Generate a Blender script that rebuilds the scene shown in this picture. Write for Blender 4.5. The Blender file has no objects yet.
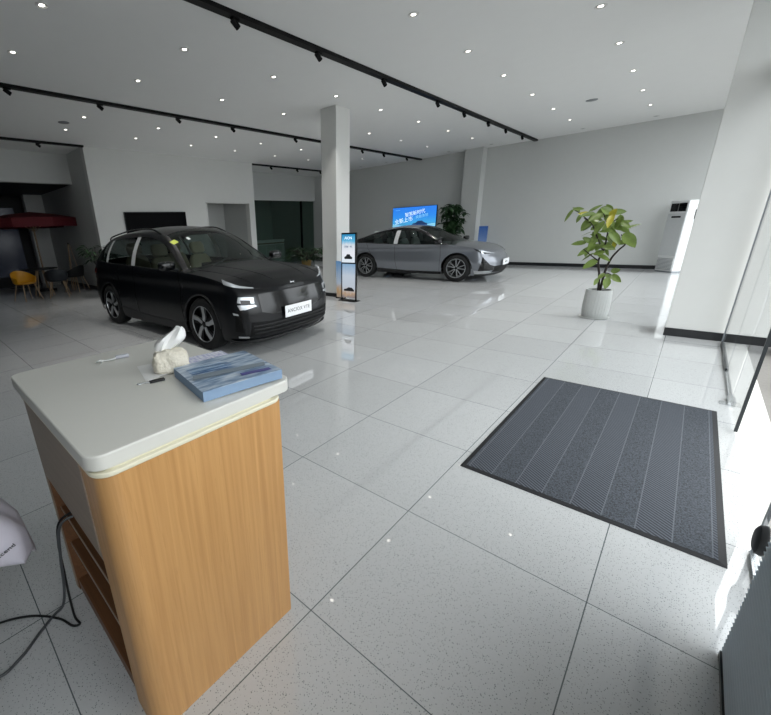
import bpy, bmesh, math, random
from mathutils import Vector, Matrix
random.seed(7)
sc = bpy.context.scene
COL = sc.collection
R = math.radians
PI = math.pi

# ------------------------------------------------------------------ camera
H = 1.5075
cd = bpy.data.cameras.new('camera'); cam = bpy.data.objects.new('camera', cd); COL.objects.link(cam)
yaw, pitch, roll = -0.8030729, -0.3214510, -0.0458040
F_ = Vector((math.sin(yaw)*math.cos(pitch), math.cos(yaw)*math.cos(pitch), math.sin(pitch)))
R0 = Vector((math.cos(yaw), -math.sin(yaw), 0)); U0 = R0.cross(F_)
Rv = math.cos(roll)*R0 + math.sin(roll)*U0; Uv = -math.sin(roll)*R0 + math.cos(roll)*U0
M = Matrix((Rv, Uv, -F_)).transposed().to_4x4(); M.translation = Vector((0, 0, H))
cam.matrix_world = M
cd.sensor_fit = 'HORIZONTAL'; cd.sensor_width = 36; cd.lens = 384.631/771*36
cd.shift_x = (385.5-289.41)/771; cd.shift_y = -(357.5-356.66)/771
cd.clip_start = 0.02; cd.clip_end = 300
sc.camera = cam
sc.view_settings.view_transform = 'Standard'; sc.view_settings.look = 'None'; sc.view_settings.gamma = 1
sc.view_settings.use_curve_mapping = False
sc.view_settings.exposure = 0.36
sc.cycles.use_denoising = True
sc.cycles.max_bounces = 10; sc.cycles.diffuse_bounces = 6; sc.cycles.glossy_bounces = 4
sc.cycles.transparent_max_bounces = 16; sc.cycles.sample_clamp_indirect = 6

# ------------------------------------------------------------------ materials
def lin(c):
    if isinstance(c, str):
        c = [int(c[i:i+2], 16)/255 for i in (0, 2, 4)]
        c = [x/12.92 if x <= .04045 else ((x+.055)/1.055)**2.4 for x in c]
    return (c[0], c[1], c[2], 1)
def newmat(name):
    m = bpy.data.materials.new(name); m.use_nodes = True
    nt = m.node_tree; b = nt.nodes['Principled BSDF']
    return m, nt, b
def mat(name, col, rough=.5, metal=0, var=.04, scale=30, bump=0, emit=None, es=0, coat=0):
    """Principled with a small procedural tone variation."""
    m, nt, b = newmat(name)
    c = lin(col)
    tc = nt.nodes.new('ShaderNodeTexCoord'); n = nt.nodes.new('ShaderNodeTexNoise')
    n.inputs['Scale'].default_value = scale; n.inputs['Detail'].default_value = 3
    nt.links.new(tc.outputs['Object'], n.inputs['Vector'])
    mx = nt.nodes.new('ShaderNodeMix'); mx.data_type = 'RGBA'
    mx.inputs['A'].default_value = tuple(x*(1-var) for x in c[:3])+(1,)
    mx.inputs['B'].default_value = tuple(min(1, x*(1+var)) for x in c[:3])+(1,)
    nt.links.new(n.outputs['Fac'], mx.inputs['Factor']); nt.links.new(mx.outputs['Result'], b.inputs['Base Color'])
    b.inputs['Roughness'].default_value = rough; b.inputs['Metallic'].default_value = metal
    b.inputs['Coat Weight'].default_value = coat; b.inputs['Coat Roughness'].default_value = .04
    if bump:
        bp = nt.nodes.new('ShaderNodeBump'); bp.inputs['Strength'].default_value = bump; bp.inputs['Distance'].default_value = .01
        nt.links.new(n.outputs['Fac'], bp.inputs['Height']); nt.links.new(bp.outputs['Normal'], b.inputs['Normal'])
    if emit:
        b.inputs['Emission Color'].default_value = lin(emit); b.inputs['Emission Strength'].default_value = es
    return m
def glassmat(name, tint, refl=1.0, ior=1.5, rough=0.0):
    m = bpy.data.materials.new(name); m.use_nodes = True; nt = m.node_tree
    nt.nodes.remove(nt.nodes['Principled BSDF']); out = nt.nodes['Material Output']
    t = nt.nodes.new('ShaderNodeBsdfTransparent'); t.inputs['Color'].default_value = lin(tint)
    g = nt.nodes.new('ShaderNodeBsdfGlossy'); g.inputs['Roughness'].default_value = rough
    g.inputs['Color'].default_value = (refl, refl, refl, 1)
    f = nt.nodes.new('ShaderNodeFresnel'); f.inputs['IOR'].default_value = ior
    mx = nt.nodes.new('ShaderNodeMixShader')
    ge = nt.nodes.new('ShaderNodeNewGeometry')   # a thin pane reflects once, at its outer face
    fr = nt.nodes.new('ShaderNodeMath'); fr.operation = 'MULTIPLY'; iv = nt.nodes.new('ShaderNodeMath'); iv.operation = 'SUBTRACT'; iv.inputs[0].default_value = 1
    nt.links.new(ge.outputs['Backfacing'], iv.inputs[1]); nt.links.new(f.outputs[0], fr.inputs[0]); nt.links.new(iv.outputs[0], fr.inputs[1])
    nt.links.new(fr.outputs[0], mx.inputs[0]); nt.links.new(t.outputs[0], mx.inputs[1]); nt.links.new(g.outputs[0], mx.inputs[2])
    nt.links.new(mx.outputs[0], out.inputs['Surface'])
    return m
def nmath(nt, op, a, b=None, c=None):
    n = nt.nodes.new('ShaderNodeMath'); n.operation = op
    for i, v in enumerate((a, b, c)):
        if v is None: continue
        if isinstance(v, (int, float)): n.inputs[i].default_value = v
        else: nt.links.new(v, n.inputs[i])
    return n.outputs[0]
def nmix(nt, f, a, b):
    mx = nt.nodes.new('ShaderNodeMix'); mx.data_type = 'RGBA'
    if isinstance(f, (int, float)): mx.inputs['Factor'].default_value = f
    else: nt.links.new(f, mx.inputs['Factor'])
    for k, v in (('A', a), ('B', b)):
        if isinstance(v, tuple): mx.inputs[k].default_value = v
        else: nt.links.new(v, mx.inputs[k])
    return mx.outputs['Result']

TX, TY, TS = -.822, .8508, .8
def floor_mat():
    m, nt, b = newmat('polished_floor_tile')
    tc = nt.nodes.new('ShaderNodeTexCoord'); sp = nt.nodes.new('ShaderNodeSeparateXYZ')
    nt.links.new(tc.outputs['Object'], sp.inputs[0])
    def cell(o, off):
        return nmath(nt, 'DIVIDE', nmath(nt, 'SUBTRACT', o, off-TS*100), TS)
    ux, uy = cell(sp.outputs['X'], TX), cell(sp.outputs['Y'], TY)
    def edge(u):
        f = nmath(nt, 'FRACT', u); return nmath(nt, 'MINIMUM', f, nmath(nt, 'SUBTRACT', 1.0, f))
    e = nmath(nt, 'MINIMUM', edge(ux), edge(uy))
    joint = nmath(nt, 'LESS_THAN', e, .0026)
    # tone per tile
    cb = nt.nodes.new('ShaderNodeCombineXYZ')
    nt.links.new(nmath(nt, 'FLOOR', ux), cb.inputs[0]); nt.links.new(nmath(nt, 'FLOOR', uy), cb.inputs[1])
    wn = nt.nodes.new('ShaderNodeTexWhiteNoise'); wn.noise_dimensions = '2D'; nt.links.new(cb.outputs[0], wn.inputs['Vector'])
    base = nmix(nt, wn.outputs['Value'], lin('bfc1c2'), lin('c8cacb'))
    # fine cloudy tone
    n1 = nt.nodes.new('ShaderNodeTexNoise'); n1.inputs['Scale'].default_value = 90; n1.inputs['Detail'].default_value = 4
    nt.links.new(tc.outputs['Object'], n1.inputs['Vector'])
    base = nmix(nt, nmath(nt, 'MULTIPLY', n1.outputs['Fac'], .35), base, lin('adb0b1'))
    # dark specks in two sizes
    for scale, th, col in ((150, .17, '6f7475'), (75, .10, '5c6162')):
        v = nt.nodes.new('ShaderNodeTexVoronoi'); v.inputs['Scale'].default_value = scale
        nt.links.new(tc.outputs['Object'], v.inputs['Vector'])
        sc_ = nt.nodes.new('ShaderNodeSeparateColor'); nt.links.new(v.outputs['Color'], sc_.inputs[0])
        k = nmath(nt, 'MULTIPLY', nmath(nt, 'LESS_THAN', v.outputs['Distance'], th*1.6), nmath(nt, 'LESS_THAN', sc_.outputs[0], .5))
        base = nmix(nt, nmath(nt, 'MULTIPLY', k, .75), base, lin(col))
    base = nmix(nt, joint, base, lin('5d6466'))
    nt.links.new(base, b.inputs['Base Color'])
    b.inputs['Roughness'].default_value = .07
    n2 = nt.nodes.new('ShaderNodeTexNoise'); n2.inputs['Scale'].default_value = 1.3
    nt.links.new(tc.outputs['Object'], n2.inputs['Vector'])
    rr = nmath(nt, 'ADD', .01, nmath(nt, 'MULTIPLY', n2.outputs['Fac'], .03))
    nt.links.new(rr, b.inputs['Roughness'])
    b.inputs['IOR'].default_value = 1.75
    bp = nt.nodes.new('ShaderNodeBump'); bp.inputs['Strength'].default_value = .08; bp.inputs['Distance'].default_value = .002
    n3 = nt.nodes.new('ShaderNodeTexNoise'); n3.inputs['Scale'].default_value = 3.5
    nt.links.new(tc.outputs['Object'], n3.inputs['Vector'])
    nt.links.new(n3.outputs['Fac'], bp.inputs['Height']); nt.links.new(bp.outputs['Normal'], b.inputs['Normal'])
    return m
def wood_mat(name, c1, c2, rough=.42, axis=2, fine=1.0):
    m, nt, b = newmat(name)
    tc = nt.nodes.new('ShaderNodeTexCoord'); mp = nt.nodes.new('ShaderNodeMapping')
    s = [55, 55, 55]; s[axis] = 1.4
    mp.inputs['Scale'].default_value = [v*fine for v in s]
    nt.links.new(tc.outputs['Object'], mp.inputs['Vector'])
    n = nt.nodes.new('ShaderNodeTexNoise'); n.inputs['Scale'].default_value = 1.0; n.inputs['Detail'].default_value = 5
    n.inputs['Distortion'].default_value = .6
    nt.links.new(mp.outputs[0], n.inputs['Vector'])
    mp2 = nt.nodes.new('ShaderNodeMapping'); s2 = [150, 150, 150]; s2[axis] = 6; mp2.inputs['Scale'].default_value = s2
    nt.links.new(tc.outputs['Object'], mp2.inputs['Vector'])
    n2 = nt.nodes.new('ShaderNodeTexNoise'); n2.inputs['Scale'].default_value = 1.0; n2.inputs['Detail'].default_value = 2
    nt.links.new(mp2.outputs[0], n2.inputs['Vector'])
    f = nmath(nt, 'MULTIPLY_ADD', nmath(nt, 'SUBTRACT', n.outputs['Fac'], .5), 2.2, .5)
    c = nmix(nt, f, lin(c1), lin(c2))
    k = nmath(nt, 'GREATER_THAN', n2.outputs['Fac'], .63)
    c = nmix(nt, nmath(nt, 'MULTIPLY', k, .45), c, lin(c2))
    nt.links.new(c, b.inputs['Base Color']); b.inputs['Roughness'].default_value = rough
    return m
def rug_mat():
    m, nt, b = newmat('ribbed_rug_pile')
    tc = nt.nodes.new('ShaderNodeTexCoord'); sp = nt.nodes.new('ShaderNodeSeparateXYZ')
    nt.links.new(tc.outputs['Object'], sp.inputs[0])
    X, Y = sp.outputs['X'], sp.outputs['Y']
    W = .135
    u = nmath(nt, 'DIVIDE', nmath(nt, 'ADD', X, 8.1), W)
    par = nmath(nt, 'MODULO', nmath(nt, 'FLOOR', u), 2.0)
    fr = nmath(nt, 'FRACT', u)
    seam = nmath(nt, 'LESS_THAN', nmath(nt, 'MINIMUM', fr, nmath(nt, 'SUBTRACT', 1.0, fr)), .02)
    # diagonal ribs in every other band, small cross grain in the rest
    d = nmath(nt, 'SINE', nmath(nt, 'MULTIPLY', nmath(nt, 'ADD', nmath(nt, 'MULTIPLY', X, .75), Y), 270))
    d = nmath(nt, 'MULTIPLY_ADD', d, .5, .5)
    n = nt.nodes.new('ShaderNodeTexNoise'); n.inputs['Scale'].default_value = 140; n.inputs['Detail'].default_value = 3
    nt.links.new(tc.outputs['Object'], n.inputs['Vector'])
    nf = nmath(nt, 'MULTIPLY_ADD', nmath(nt, 'SUBTRACT', n.outputs['Fac'], .5), 3.0, .5)
    a = nmath(nt, 'MULTIPLY', nmath(nt, 'ADD', nmath(nt, 'MULTIPLY', d, .85), nmath(nt, 'MULTIPLY', nf, .15)), nmath(nt, 'SUBTRACT', 1.0, par))
    bb = nmath(nt, 'MULTIPLY', nf, par)
    pat = nmath(nt, 'ADD', a, bb)
    c = nmix(nt, pat, lin('1d2024'), lin('585e68'))
    c2 = nmix(nt, pat, lin('25292e'), lin('50565f'))
    c = nmix(nt, par, c, c2)
    c = nmix(nt, nmath(nt, 'MULTIPLY', seam, .5), c, lin('6d737b'))
    nt.links.new(c, b.inputs['Base Color']); b.inputs['Roughness'].default_value = .95
    bp = nt.nodes.new('ShaderNodeBump'); bp.inputs['Strength'].default_value = .6; bp.inputs['Distance'].default_value = .004
    nt.links.new(pat, bp.inputs['Height']); nt.links.new(bp.outputs['Normal'], b.inputs['Normal'])
    return m
def glow_picture_mat(name, stops, axis='Y', es=1.2):
    """Picture with its own glow, for lit screens and for plain posters: soft colour bands plus blotches, in the screen's own coordinates."""
    m, nt, b = newmat(name)
    tc = nt.nodes.new('ShaderNodeTexCoord'); sp = nt.nodes.new('ShaderNodeSeparateXYZ')
    nt.links.new(tc.outputs['Generated'], sp.inputs[0])
    cr = nt.nodes.new('ShaderNodeValToRGB'); el = cr.color_ramp.elements
    while len(el) > 1: el.remove(el[-1])
    el[0].position = stops[0][0]; el[0].color = lin(stops[0][1])
    for p, c in stops[1:]:
        e = el.new(p); e.color = lin(c)
    n = nt.nodes.new('ShaderNodeTexNoise'); n.inputs['Scale'].default_value = 5
    nt.links.new(tc.outputs['Generated'], n.inputs['Vector'])
    f = nmath(nt, 'ADD', sp.outputs[axis], nmath(nt, 'MULTIPLY', nmath(nt, 'SUBTRACT', n.outputs['Fac'], .5), .25))
    nt.links.new(f, cr.inputs[0])
    b.inputs['Base Color'].default_value = (.01, .01, .01, 1); b.inputs['Roughness'].default_value = .2
    nt.links.new(cr.outputs[0], b.inputs['Emission Color']); b.inputs['Emission Strength'].default_value = es
    return m

m_floor = floor_mat()
m_wall = mat('white_wall_paint', 'd6d7d4', .7, var=.02, scale=6)
m_wallg = mat('light_grey_wall_paint', 'c3c5c3', .7, var=.02, scale=6)
m_ceil = mat('white_ceiling_paint', 'e8e9e8', .75, var=.015, scale=4)
m_base = mat('black_baseboard', '17191c', .35)
m_black = mat('matt_black_metal', '050506', .5); m_black.node_tree.nodes['Principled BSDF'].inputs['Specular IOR Level'].default_value = .2
m_blackgloss = mat('gloss_black', '08090b', .12)
m_tvs = mat('television_glass', '050608', .3); m_tvs.node_tree.nodes['Principled BSDF'].inputs['Specular IOR Level'].default_value = .03
m_plastic = mat('dark_plastic', '121416', .5)
m_lamp = mat('lamp_glow', 'ffffff', .4, emit='fff8ee', es=6)
m_ring = mat('white_lamp_ring', 'd6d6d4', .4)
m_grey = mat('grey_metal', '8a8f93', .35, metal=.6)
m_chrome = mat('brushed_steel', 'c6c9cb', .25, metal=1)
m_wood = wood_mat('warm_oak_laminate', 'cb9c64', 'b48550')
m_wood2 = wood_mat('greige_laminate', '9c8a79', '8f7d6c', .4, axis=0)
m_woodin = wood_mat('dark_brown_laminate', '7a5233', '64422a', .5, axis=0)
m_slab = mat('cream_solid_surface', 'd3d2cb', .3, var=.01)
m_cream = mat('cream_edge_strip', 'ded9c2', .35, var=.01)
m_rubber = mat('black_rubber', '181a1d', .8, bump=.2, scale=200)
m_rug = rug_mat()
m_white = mat('white_plastic', 'e2e4e4', .35)
m_whitep = mat('white_paper', 'e6e6e4', .8)
m_glass = glassmat('clear_glass', 'f3f4f5', .9, 1.45)
m_glassdark = glassmat('dark_room_glass', 'd3ddd8', .6, 1.5)
m_edge = mat('dark_glass_edge_seal', '1d2428', .3)
m_pave = mat('pale_granite_step', 'c4c4c0', .6, scale=120, var=.08)
m_ground = mat('grey_street_pavers', '74726f', .9, scale=40, var=.15, bump=.3)
m_leaf = mat('rubber_plant_leaf', '6f8540', .32, var=.45, scale=14)
m_leaf2 = mat('dark_green_leaf', '1f3a1e', .4, var=.4, scale=20)
m_leafy = mat('yellow_leaf', 'b7b23a', .35, var=.15, scale=14)
m_bark = mat('dark_stem', '2b241f', .8, bump=.4)
m_pot = mat('grey_white_ceramic', 'b7bab8', .45, var=.06, scale=25, bump=.2)
m_soil = mat('potting_soil', '2a211a', .95, bump=.8, scale=90)
m_tyre = mat('tyre_rubber', '0d0e0f', .7)
m_rim = mat('machined_alloy', 'b9bcbf', .28, metal=.85)
m_rimdark = mat('dark_alloy', '17181a', .35, metal=.5)
m_navy = mat('deep_navy_car_paint', '05070b', .3, metal=0, var=.02, coat=.12); m_navy.node_tree.nodes['Principled BSDF'].inputs['Specular IOR Level'].default_value = .3
m_silver = mat('mid_grey_car_paint', '7b7f86', .3, metal=.55, var=.02, coat=.8)
m_cglass = glassmat('tinted_car_glass', 'b4c2bc', .7, 1.5)
m_cglassd = glassmat('dark_tinted_car_glass', '7b8583', .7, 1.5)
m_seat = mat('cream_leather', 'b3a48c', .5)
m_seatg = mat('pale_grey_leather', 'b9bfbd', .5)
m_lens = mat('headlamp_lens', 'c3c8cc', .2, metal=.5, emit='ffffff', es=.04)
m_lensd = mat('smoked_headlamp', '2a2d31', .1, metal=.5)
m_plate = mat('white_plate', 'eef0f2', .4)
m_ink = mat('dark_ink', '23262b', .6)
m_film = mat('white_protective_film', 'b9bcbd', .4)
m_yel = mat('yellow_green_sticker', 'c6d23a', .5)
m_yellowch = mat('mustard_plastic', 'c88d16', .4)
m_beech = wood_mat('beech_leg', 'a08a70', '8c7357', .5)
m_darkch = mat('charcoal_plastic', '20252b', .5)
m_red = mat('crimson_canvas', '560814', .8)
m_alcoveshade = mat('dark_alcove_shade', '121217', .6)  # near-black colour carries the darkness of the seating alcove
m_flute = mat('grey_ribbed_metal', 'aebbc6', .45, metal=0, var=.05)
m_blueprint = mat('blue_cover', '4f78a8', .35)
m_bookside = mat('pale_blue_page_edge', '8199b4', .6)

# ------------------------------------------------------------------ mesh helpers
def finish(name, bm, m, parent=None, smooth=False, bevel=0, seg=2, loc=None, auto=35):
    bmesh.ops.recalc_face_normals(bm, faces=bm.faces)
    me = bpy.data.meshes.new(name); bm.to_mesh(me); bm.free()
    for mm in (m if isinstance(m, (list, tuple)) else [m]): me.materials.append(mm)
    o = bpy.data.objects.new(name, me); COL.objects.link(o)
    if parent: o.parent = parent
    if loc is not None: o.location = loc
    if smooth:
        me.polygons.foreach_set('use_smooth', [True]*len(me.polygons))
        me.set_sharp_from_angle(angle=R(auto))
    if bevel:
        b = o.modifiers.new('bevel', 'BEVEL'); b.width = bevel; b.segments = seg; b.limit_method = 'ANGLE'; b.angle_limit = R(40)
        me.polygons.foreach_set('use_smooth', [True]*len(me.polygons)); me.set_sharp_from_angle(angle=R(50))
    return o
def bbox(bm, x0, x1, y0, y1, z0, z1, mx=None):
    vs = [bm.verts.new((x, y, z)) for x in (x0, x1) for y in (y0, y1) for z in (z0, z1)]
    if mx is not None:
        for v in vs: v.co = mx @ v.co
    for f in ((0, 1, 3, 2), (4, 6, 7, 5), (0, 4, 5, 1), (2, 3, 7, 6), (0, 2, 6, 4), (1, 5, 7, 3)):
        bm.faces.new([vs[i] for i in f])
    return vs
def box(name, x0, x1, y0, y1, z0, z1, m, parent=None, bevel=0, seg=2):
    bm = bmesh.new(); bbox(bm, x0, x1, y0, y1, z0, z1)
    return finish(name, bm, m, parent, bevel=bevel, seg=seg)
def loft(bm, rings, closed=True, cap=True):
    vs = [[bm.verts.new(p) for p in r] for r in rings]
    n = len(rings[0])
    for a, b in zip(vs, vs[1:]):
        for i in range(n if closed else n-1):
            j = (i+1) % n
            bm.faces.new((a[i], a[j], b[j], b[i]))
    if cap and closed:
        bm.faces.new(vs[0][::-1]); bm.faces.new(vs[-1])
    return vs
def tube(bm, pts, r, n=8, cap=True):
    pts = [Vector(p) for p in pts]; rs = r if isinstance(r, (list, tuple)) else [r]*len(pts)
    rings = []; up = Vector((0, 0, 1)); prev = None
    for i, p in enumerate(pts):
        t = (pts[min(i+1, len(pts)-1)]-pts[max(i-1, 0)]).normalized()
        if prev is None:
            a = t.orthogonal().normalized()
        else:
            a = (prev-t*prev.dot(t))
            a = a.normalized() if a.length > 1e-6 else t.orthogonal().normalized()
        prev = a; b = t.cross(a)
        rings.append([p+(a*math.cos(2*PI*k/n)+b*math.sin(2*PI*k/n))*rs[i] for k in range(n)])
    loft(bm, rings, True, cap)
def spline(pts, k=6):
    pts = [Vector(p) for p in pts]; out = []
    for i in range(len(pts)-1):
        p0, p1, p2, p3 = pts[max(i-1, 0)], pts[i], pts[i+1], pts[min(i+2, len(pts)-1)]
        for j in range(k):
            t = j/k
            out.append(.5*((2*p1)+(-p0+p2)*t+(2*p0-5*p1+4*p2-p3)*t*t+(-p0+3*p1-3*p2+p3)*t**3))
    out.append(pts[-1]); return out
def lathe(bm, prof, n=32, mx=None, cap=True, fn=None):
    rings = []
    for r, z in prof:
        ring = []
        for k in range(n):
            a = 2*PI*k/n; rr = r if fn is None else r*fn(a, z)
            p = Vector((rr*math.cos(a), rr*math.sin(a), z)); ring.append(mx @ p if mx is not None else p)
        rings.append(ring)
    loft(bm, rings, True, cap)
def prism(bm, poly, h0, h1, mx=None):
    a = [Vector((x, y, h0)) for x, y in poly]; b = [Vector((x, y, h1)) for x, y in poly]
    if mx is not None: a = [mx @ p for p in a]; b = [mx @ p for p in b]
    loft(bm, [a, b])
def rrect(x0, x1, y0, y1, r, n=5):
    out = []
    for cx, cy, a0 in ((x1-r, y1-r, 0), (x0+r, y1-r, 90), (x0+r, y0+r, 180), (x1-r, y0+r, 270)):
        for k in range(n+1):
            a = R(a0+90*k/n); out.append((cx+r*math.cos(a), cy+r*math.sin(a)))
    return out
def empty(name, loc=(0, 0, 0), rz=0):
    o = bpy.data.objects.new(name, None); COL.objects.link(o); o.location = loc; o.rotation_euler = (0, 0, rz); o.empty_display_size = .1
    return o
def tag(o, label=None, cat=None, group=None, kind=None):
    if label: o['label'] = label
    if cat: o['category'] = cat
    if group: o['group'] = group
    if kind: o['kind'] = kind
    return o
def struct(name, x0, x1, y0, y1, z0, z1, m, label=None, bevel=0):
    return tag(box(name, x0, x1, y0, y1, z0, z1, m, bevel=bevel), label, None, None, 'structure')
def dup(root):
    r = root.copy(); COL.objects.link(r)
    for ch in list(root.children):
        c = ch.copy(); COL.objects.link(c); c.parent = r
        for g in list(ch.children):
            d = g.copy(); COL.objects.link(d); d.parent = c
    return r
def text(name, body, size, m, parent, mx, ext=.001, align='CENTER', spacing=1):
    cu = bpy.data.curves.new(name, 'FONT'); cu.body = body; cu.size = size; cu.extrude = ext; cu.align_x = align; cu.align_y = 'CENTER'
    cu.space_character = spacing; cu.materials.append(m)
    o = bpy.data.objects.new(name, cu); COL.objects.link(o)
    if parent: o.parent = parent
    o.matrix_local = mx
    return o
def frame_mx(o, xdir, ydir):
    x = Vector(xdir).normalized(); y = Vector(ydir).normalized(); z = x.cross(y)
    M = Matrix((x, y, z)).transposed().to_4x4(); M.translation = Vector(o); return M

# ------------------------------------------------------------------ room shell
CZ = 3.75; GX = .467; YB = 14.8; YF = -3.2; XL = -11.55
struct('floor', -17.2, GX, YF-.2, YB+.2, -.12, 0, m_floor)
struct('ceiling', -17.2, 1.2, YF-.2, YB+.2, CZ, CZ+.15, m_ceil)
struct('wall_back', -17.2, GX+.3, YB, YB+.2, 0, CZ, m_wallg)
struct('wall_front', -17.2, GX+.3, YF-.2, YF, 0, CZ, mat('grey_wall', '9a9c9f', .7))
struct('alcove_shade_slab', -17.0, -13.1, YF, 4.1, 2.98, 3.1, m_alcoveshade)  # low slab added to darken the seating alcove
struct('wall_alcove_end', -16.98, -13.6, YF+.5, YF+.6, 0, 2.98, m_alcoveshade)
# left wall with television and a doorway
def wall_left():
    bm = bmesh.new()
    bbox(bm, XL-.2, XL, 4.1, 7.68, 0, CZ); bbox(bm, XL-.2, XL, 9.5, 9.74, 0, CZ); bbox(bm, XL-.2, XL, 7.68, 9.5, 2.44, CZ)
    return tag(finish('wall_left', bm, m_wall), kind='structure')
wall_left()
struct('wall_alcove', -17.0, XL-.2, 4.1, 4.3, 0, CZ, m_wallg)
struct('wall_corridor', -13.4, -13.2, 4.3, 9.74, 0, CZ, m_wallg)
struct('wall_partition', -13.4, XL-.2, 9.54, 9.74, 0, CZ, m_wallg)
struct('wall_far_left', -17.2, -17.0, YF, YB, 0, CZ, m_alcoveshade)
struct('lintel_left', -13.1, -12.9, YF, 4.1, 2.98, CZ, m_wallg)
struct('lintel_right', -13.3, -13.1, 9.74, YB, 2.68, CZ, m_wallg)
struct('trim_1', -16.6, -16.25, 3.55, 4.1, 0, CZ, m_wall)
# column and back pilaster
struct('column_1', -5.82, -5.42, 6.8, 7.25, 0, CZ, m_wall, bevel=.006)
struct('column_2', -6.0, -5.42, 14.42, YB, 0, CZ, m_wallg, bevel=.006)
struct('column_3', -.05, 1.15, 6.75, 7.25, 0, CZ, m_wall, bevel=.004)
bb_ = .1
struct('baseboard_back', -5.42, GX, YB-.015, YB, 0, bb_, m_base)
struct('baseboard_back_left', -13.1, -6.0, YB-.015, YB, 0, bb_, m_base)
struct('baseboard_left', XL, XL+.012, 4.1, 7.68, 0, bb_, m_base)
struct('baseboard_alcove', -16.2, XL, 4.088, 4.1, 0, bb_, m_base)
struct('baseboard_right', -.05, 1.15, 6.738, 6.75, 0, bb_, m_base)
struct('baseboard_column', -5.83, -5.41, 6.79, 7.26, 0, .08, m_base)
# glass room at the rear left
struct('window_1', -13.22, -13.2, 9.74, YB, 0, 2.68, m_glassdark)
struct('trim_2', -13.24, -13.16, 13.9, 13.96, 0, 2.68, m_black)
struct('window_2', -16.98, -16.94, 1.4, 3.3, .3, 2.6, mat('dim_blue_panel', '101522', .2, emit='1d2b50', es=.04))  # dim blue panel with a faint glow on the far wall
# street side: step and ground
struct('ground_step', GX, .66, YF-3, 16, -.15, -.01, m_pave)
struct('ground', .66, 40, -30, 40, -.25, -.11, m_ground)

# glazed facade
def post(n, y, w=.05): return struct(n, GX-.03, GX+.03, y-w/2, y+w/2, 0, CZ, m_grey)
for i, (a, b) in enumerate(((7.25, 9.7), (9.75, 12.2), (12.25, YB))):
    struct('window_%d' % (3+i), GX-.006, GX+.006, a, b, 0, CZ, m_glass)
struct('trim_3', GX-.03, GX+.03, 9.7, 9.75, 0, CZ, m_grey); struct('trim_4', GX-.03, GX+.03, 12.2, 12.25, 0, CZ, m_grey)
struct('lintel_entrance', GX-.05, GX+.1, -.6, 6.75, 2.78, 2.95, m_grey)
struct('window_6', GX-.006, GX+.006, -.6, 6.75, 2.95, CZ, m_glass)
w7 = struct('window_7', GX-.006, GX+.006, 5.44, 6.62, .02, 2.78, m_glass)
struct('trim_5', GX-.012, GX+.012, 6.62, 6.65, 0, 2.78, m_grey)
struct('trim_6', GX-.012, GX+.012, 5.44, 6.62, 0, .035, m_edge)
w8 = struct('window_8', GX-.006, GX+.006, 4.56, 5.43, .02, 2.78, m_glass)
struct('trim_7', GX-.012, GX+.012, 4.56, 5.43, 0, .02, m_chrome)
struct('wall_right', GX-.0, GX+.2, YF, -.6, 0, CZ, m_wall); struct('window_9', GX-.006, GX+.006, -.6, 1.45, .02, 2.78, m_glass)
# door leaf A : pivot at Y 4.52, dark seal at Y 3.89
d1 = empty('door_1', (GX, 4.5, 0)); tag(d1, kind='structure')
box('glass_pane', -.006, .006, -.6, 0, .02, 2.76, m_glass, d1)
box('edge_seal', -.009, .009, -.615, -.6, .01, 2.76, m_edge, d1)
box('pivot_shoe', -.022, .022, -.05, .12, .005, .03, m_chrome, d1)
box('top_patch', -.02, .02, -.16, .02, 2.68, 2.77, m_chrome, d1)
bm = bmesh.new(); prism(bm, rrect(-.065, .02, -.045, .035, .012), 0, .006); finish('floor_plate', bm, m_chrome, d1)
# door leaf B with its round floor lock
d2 = empty('door_2', (GX, 1.47, 0)); tag(d2, kind='structure')
box('glass_pane', -.006, .006, 0, .965, .02, 2.76, m_glass, d2)
box('edge_seal', -.008, .008, .965, .975, .01, 2.76, m_grey, d2)
bm = bmesh.new(); mxl = Matrix.Translation((-.008, .83, .165)) @ Matrix.Rotation(R(-90), 4, 'Y')
lathe(bm, [(.001, .03), (.045, .03), (.060, .022), (.066, .008), (.066, 0)], 28, mxl); finish('lock', bm, m_plastic, d2, smooth=True)
box('bottom_rail', -.012, .012, .02, .965, .004, .02, m_chrome, d2)

# door opening frame in left wall gets a slim white trim
bm = bmesh.new()
for (a, b, c, d) in ((7.66, 7.70, 0, 2.46), (9.48, 9.52, 0, 2.46), (7.66, 9.52, 2.42, 2.46)): bbox(bm, XL-.2, XL+.01, a, b, c, d)
tag(finish('trim_8', bm, m_wall), kind='structure')

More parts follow.
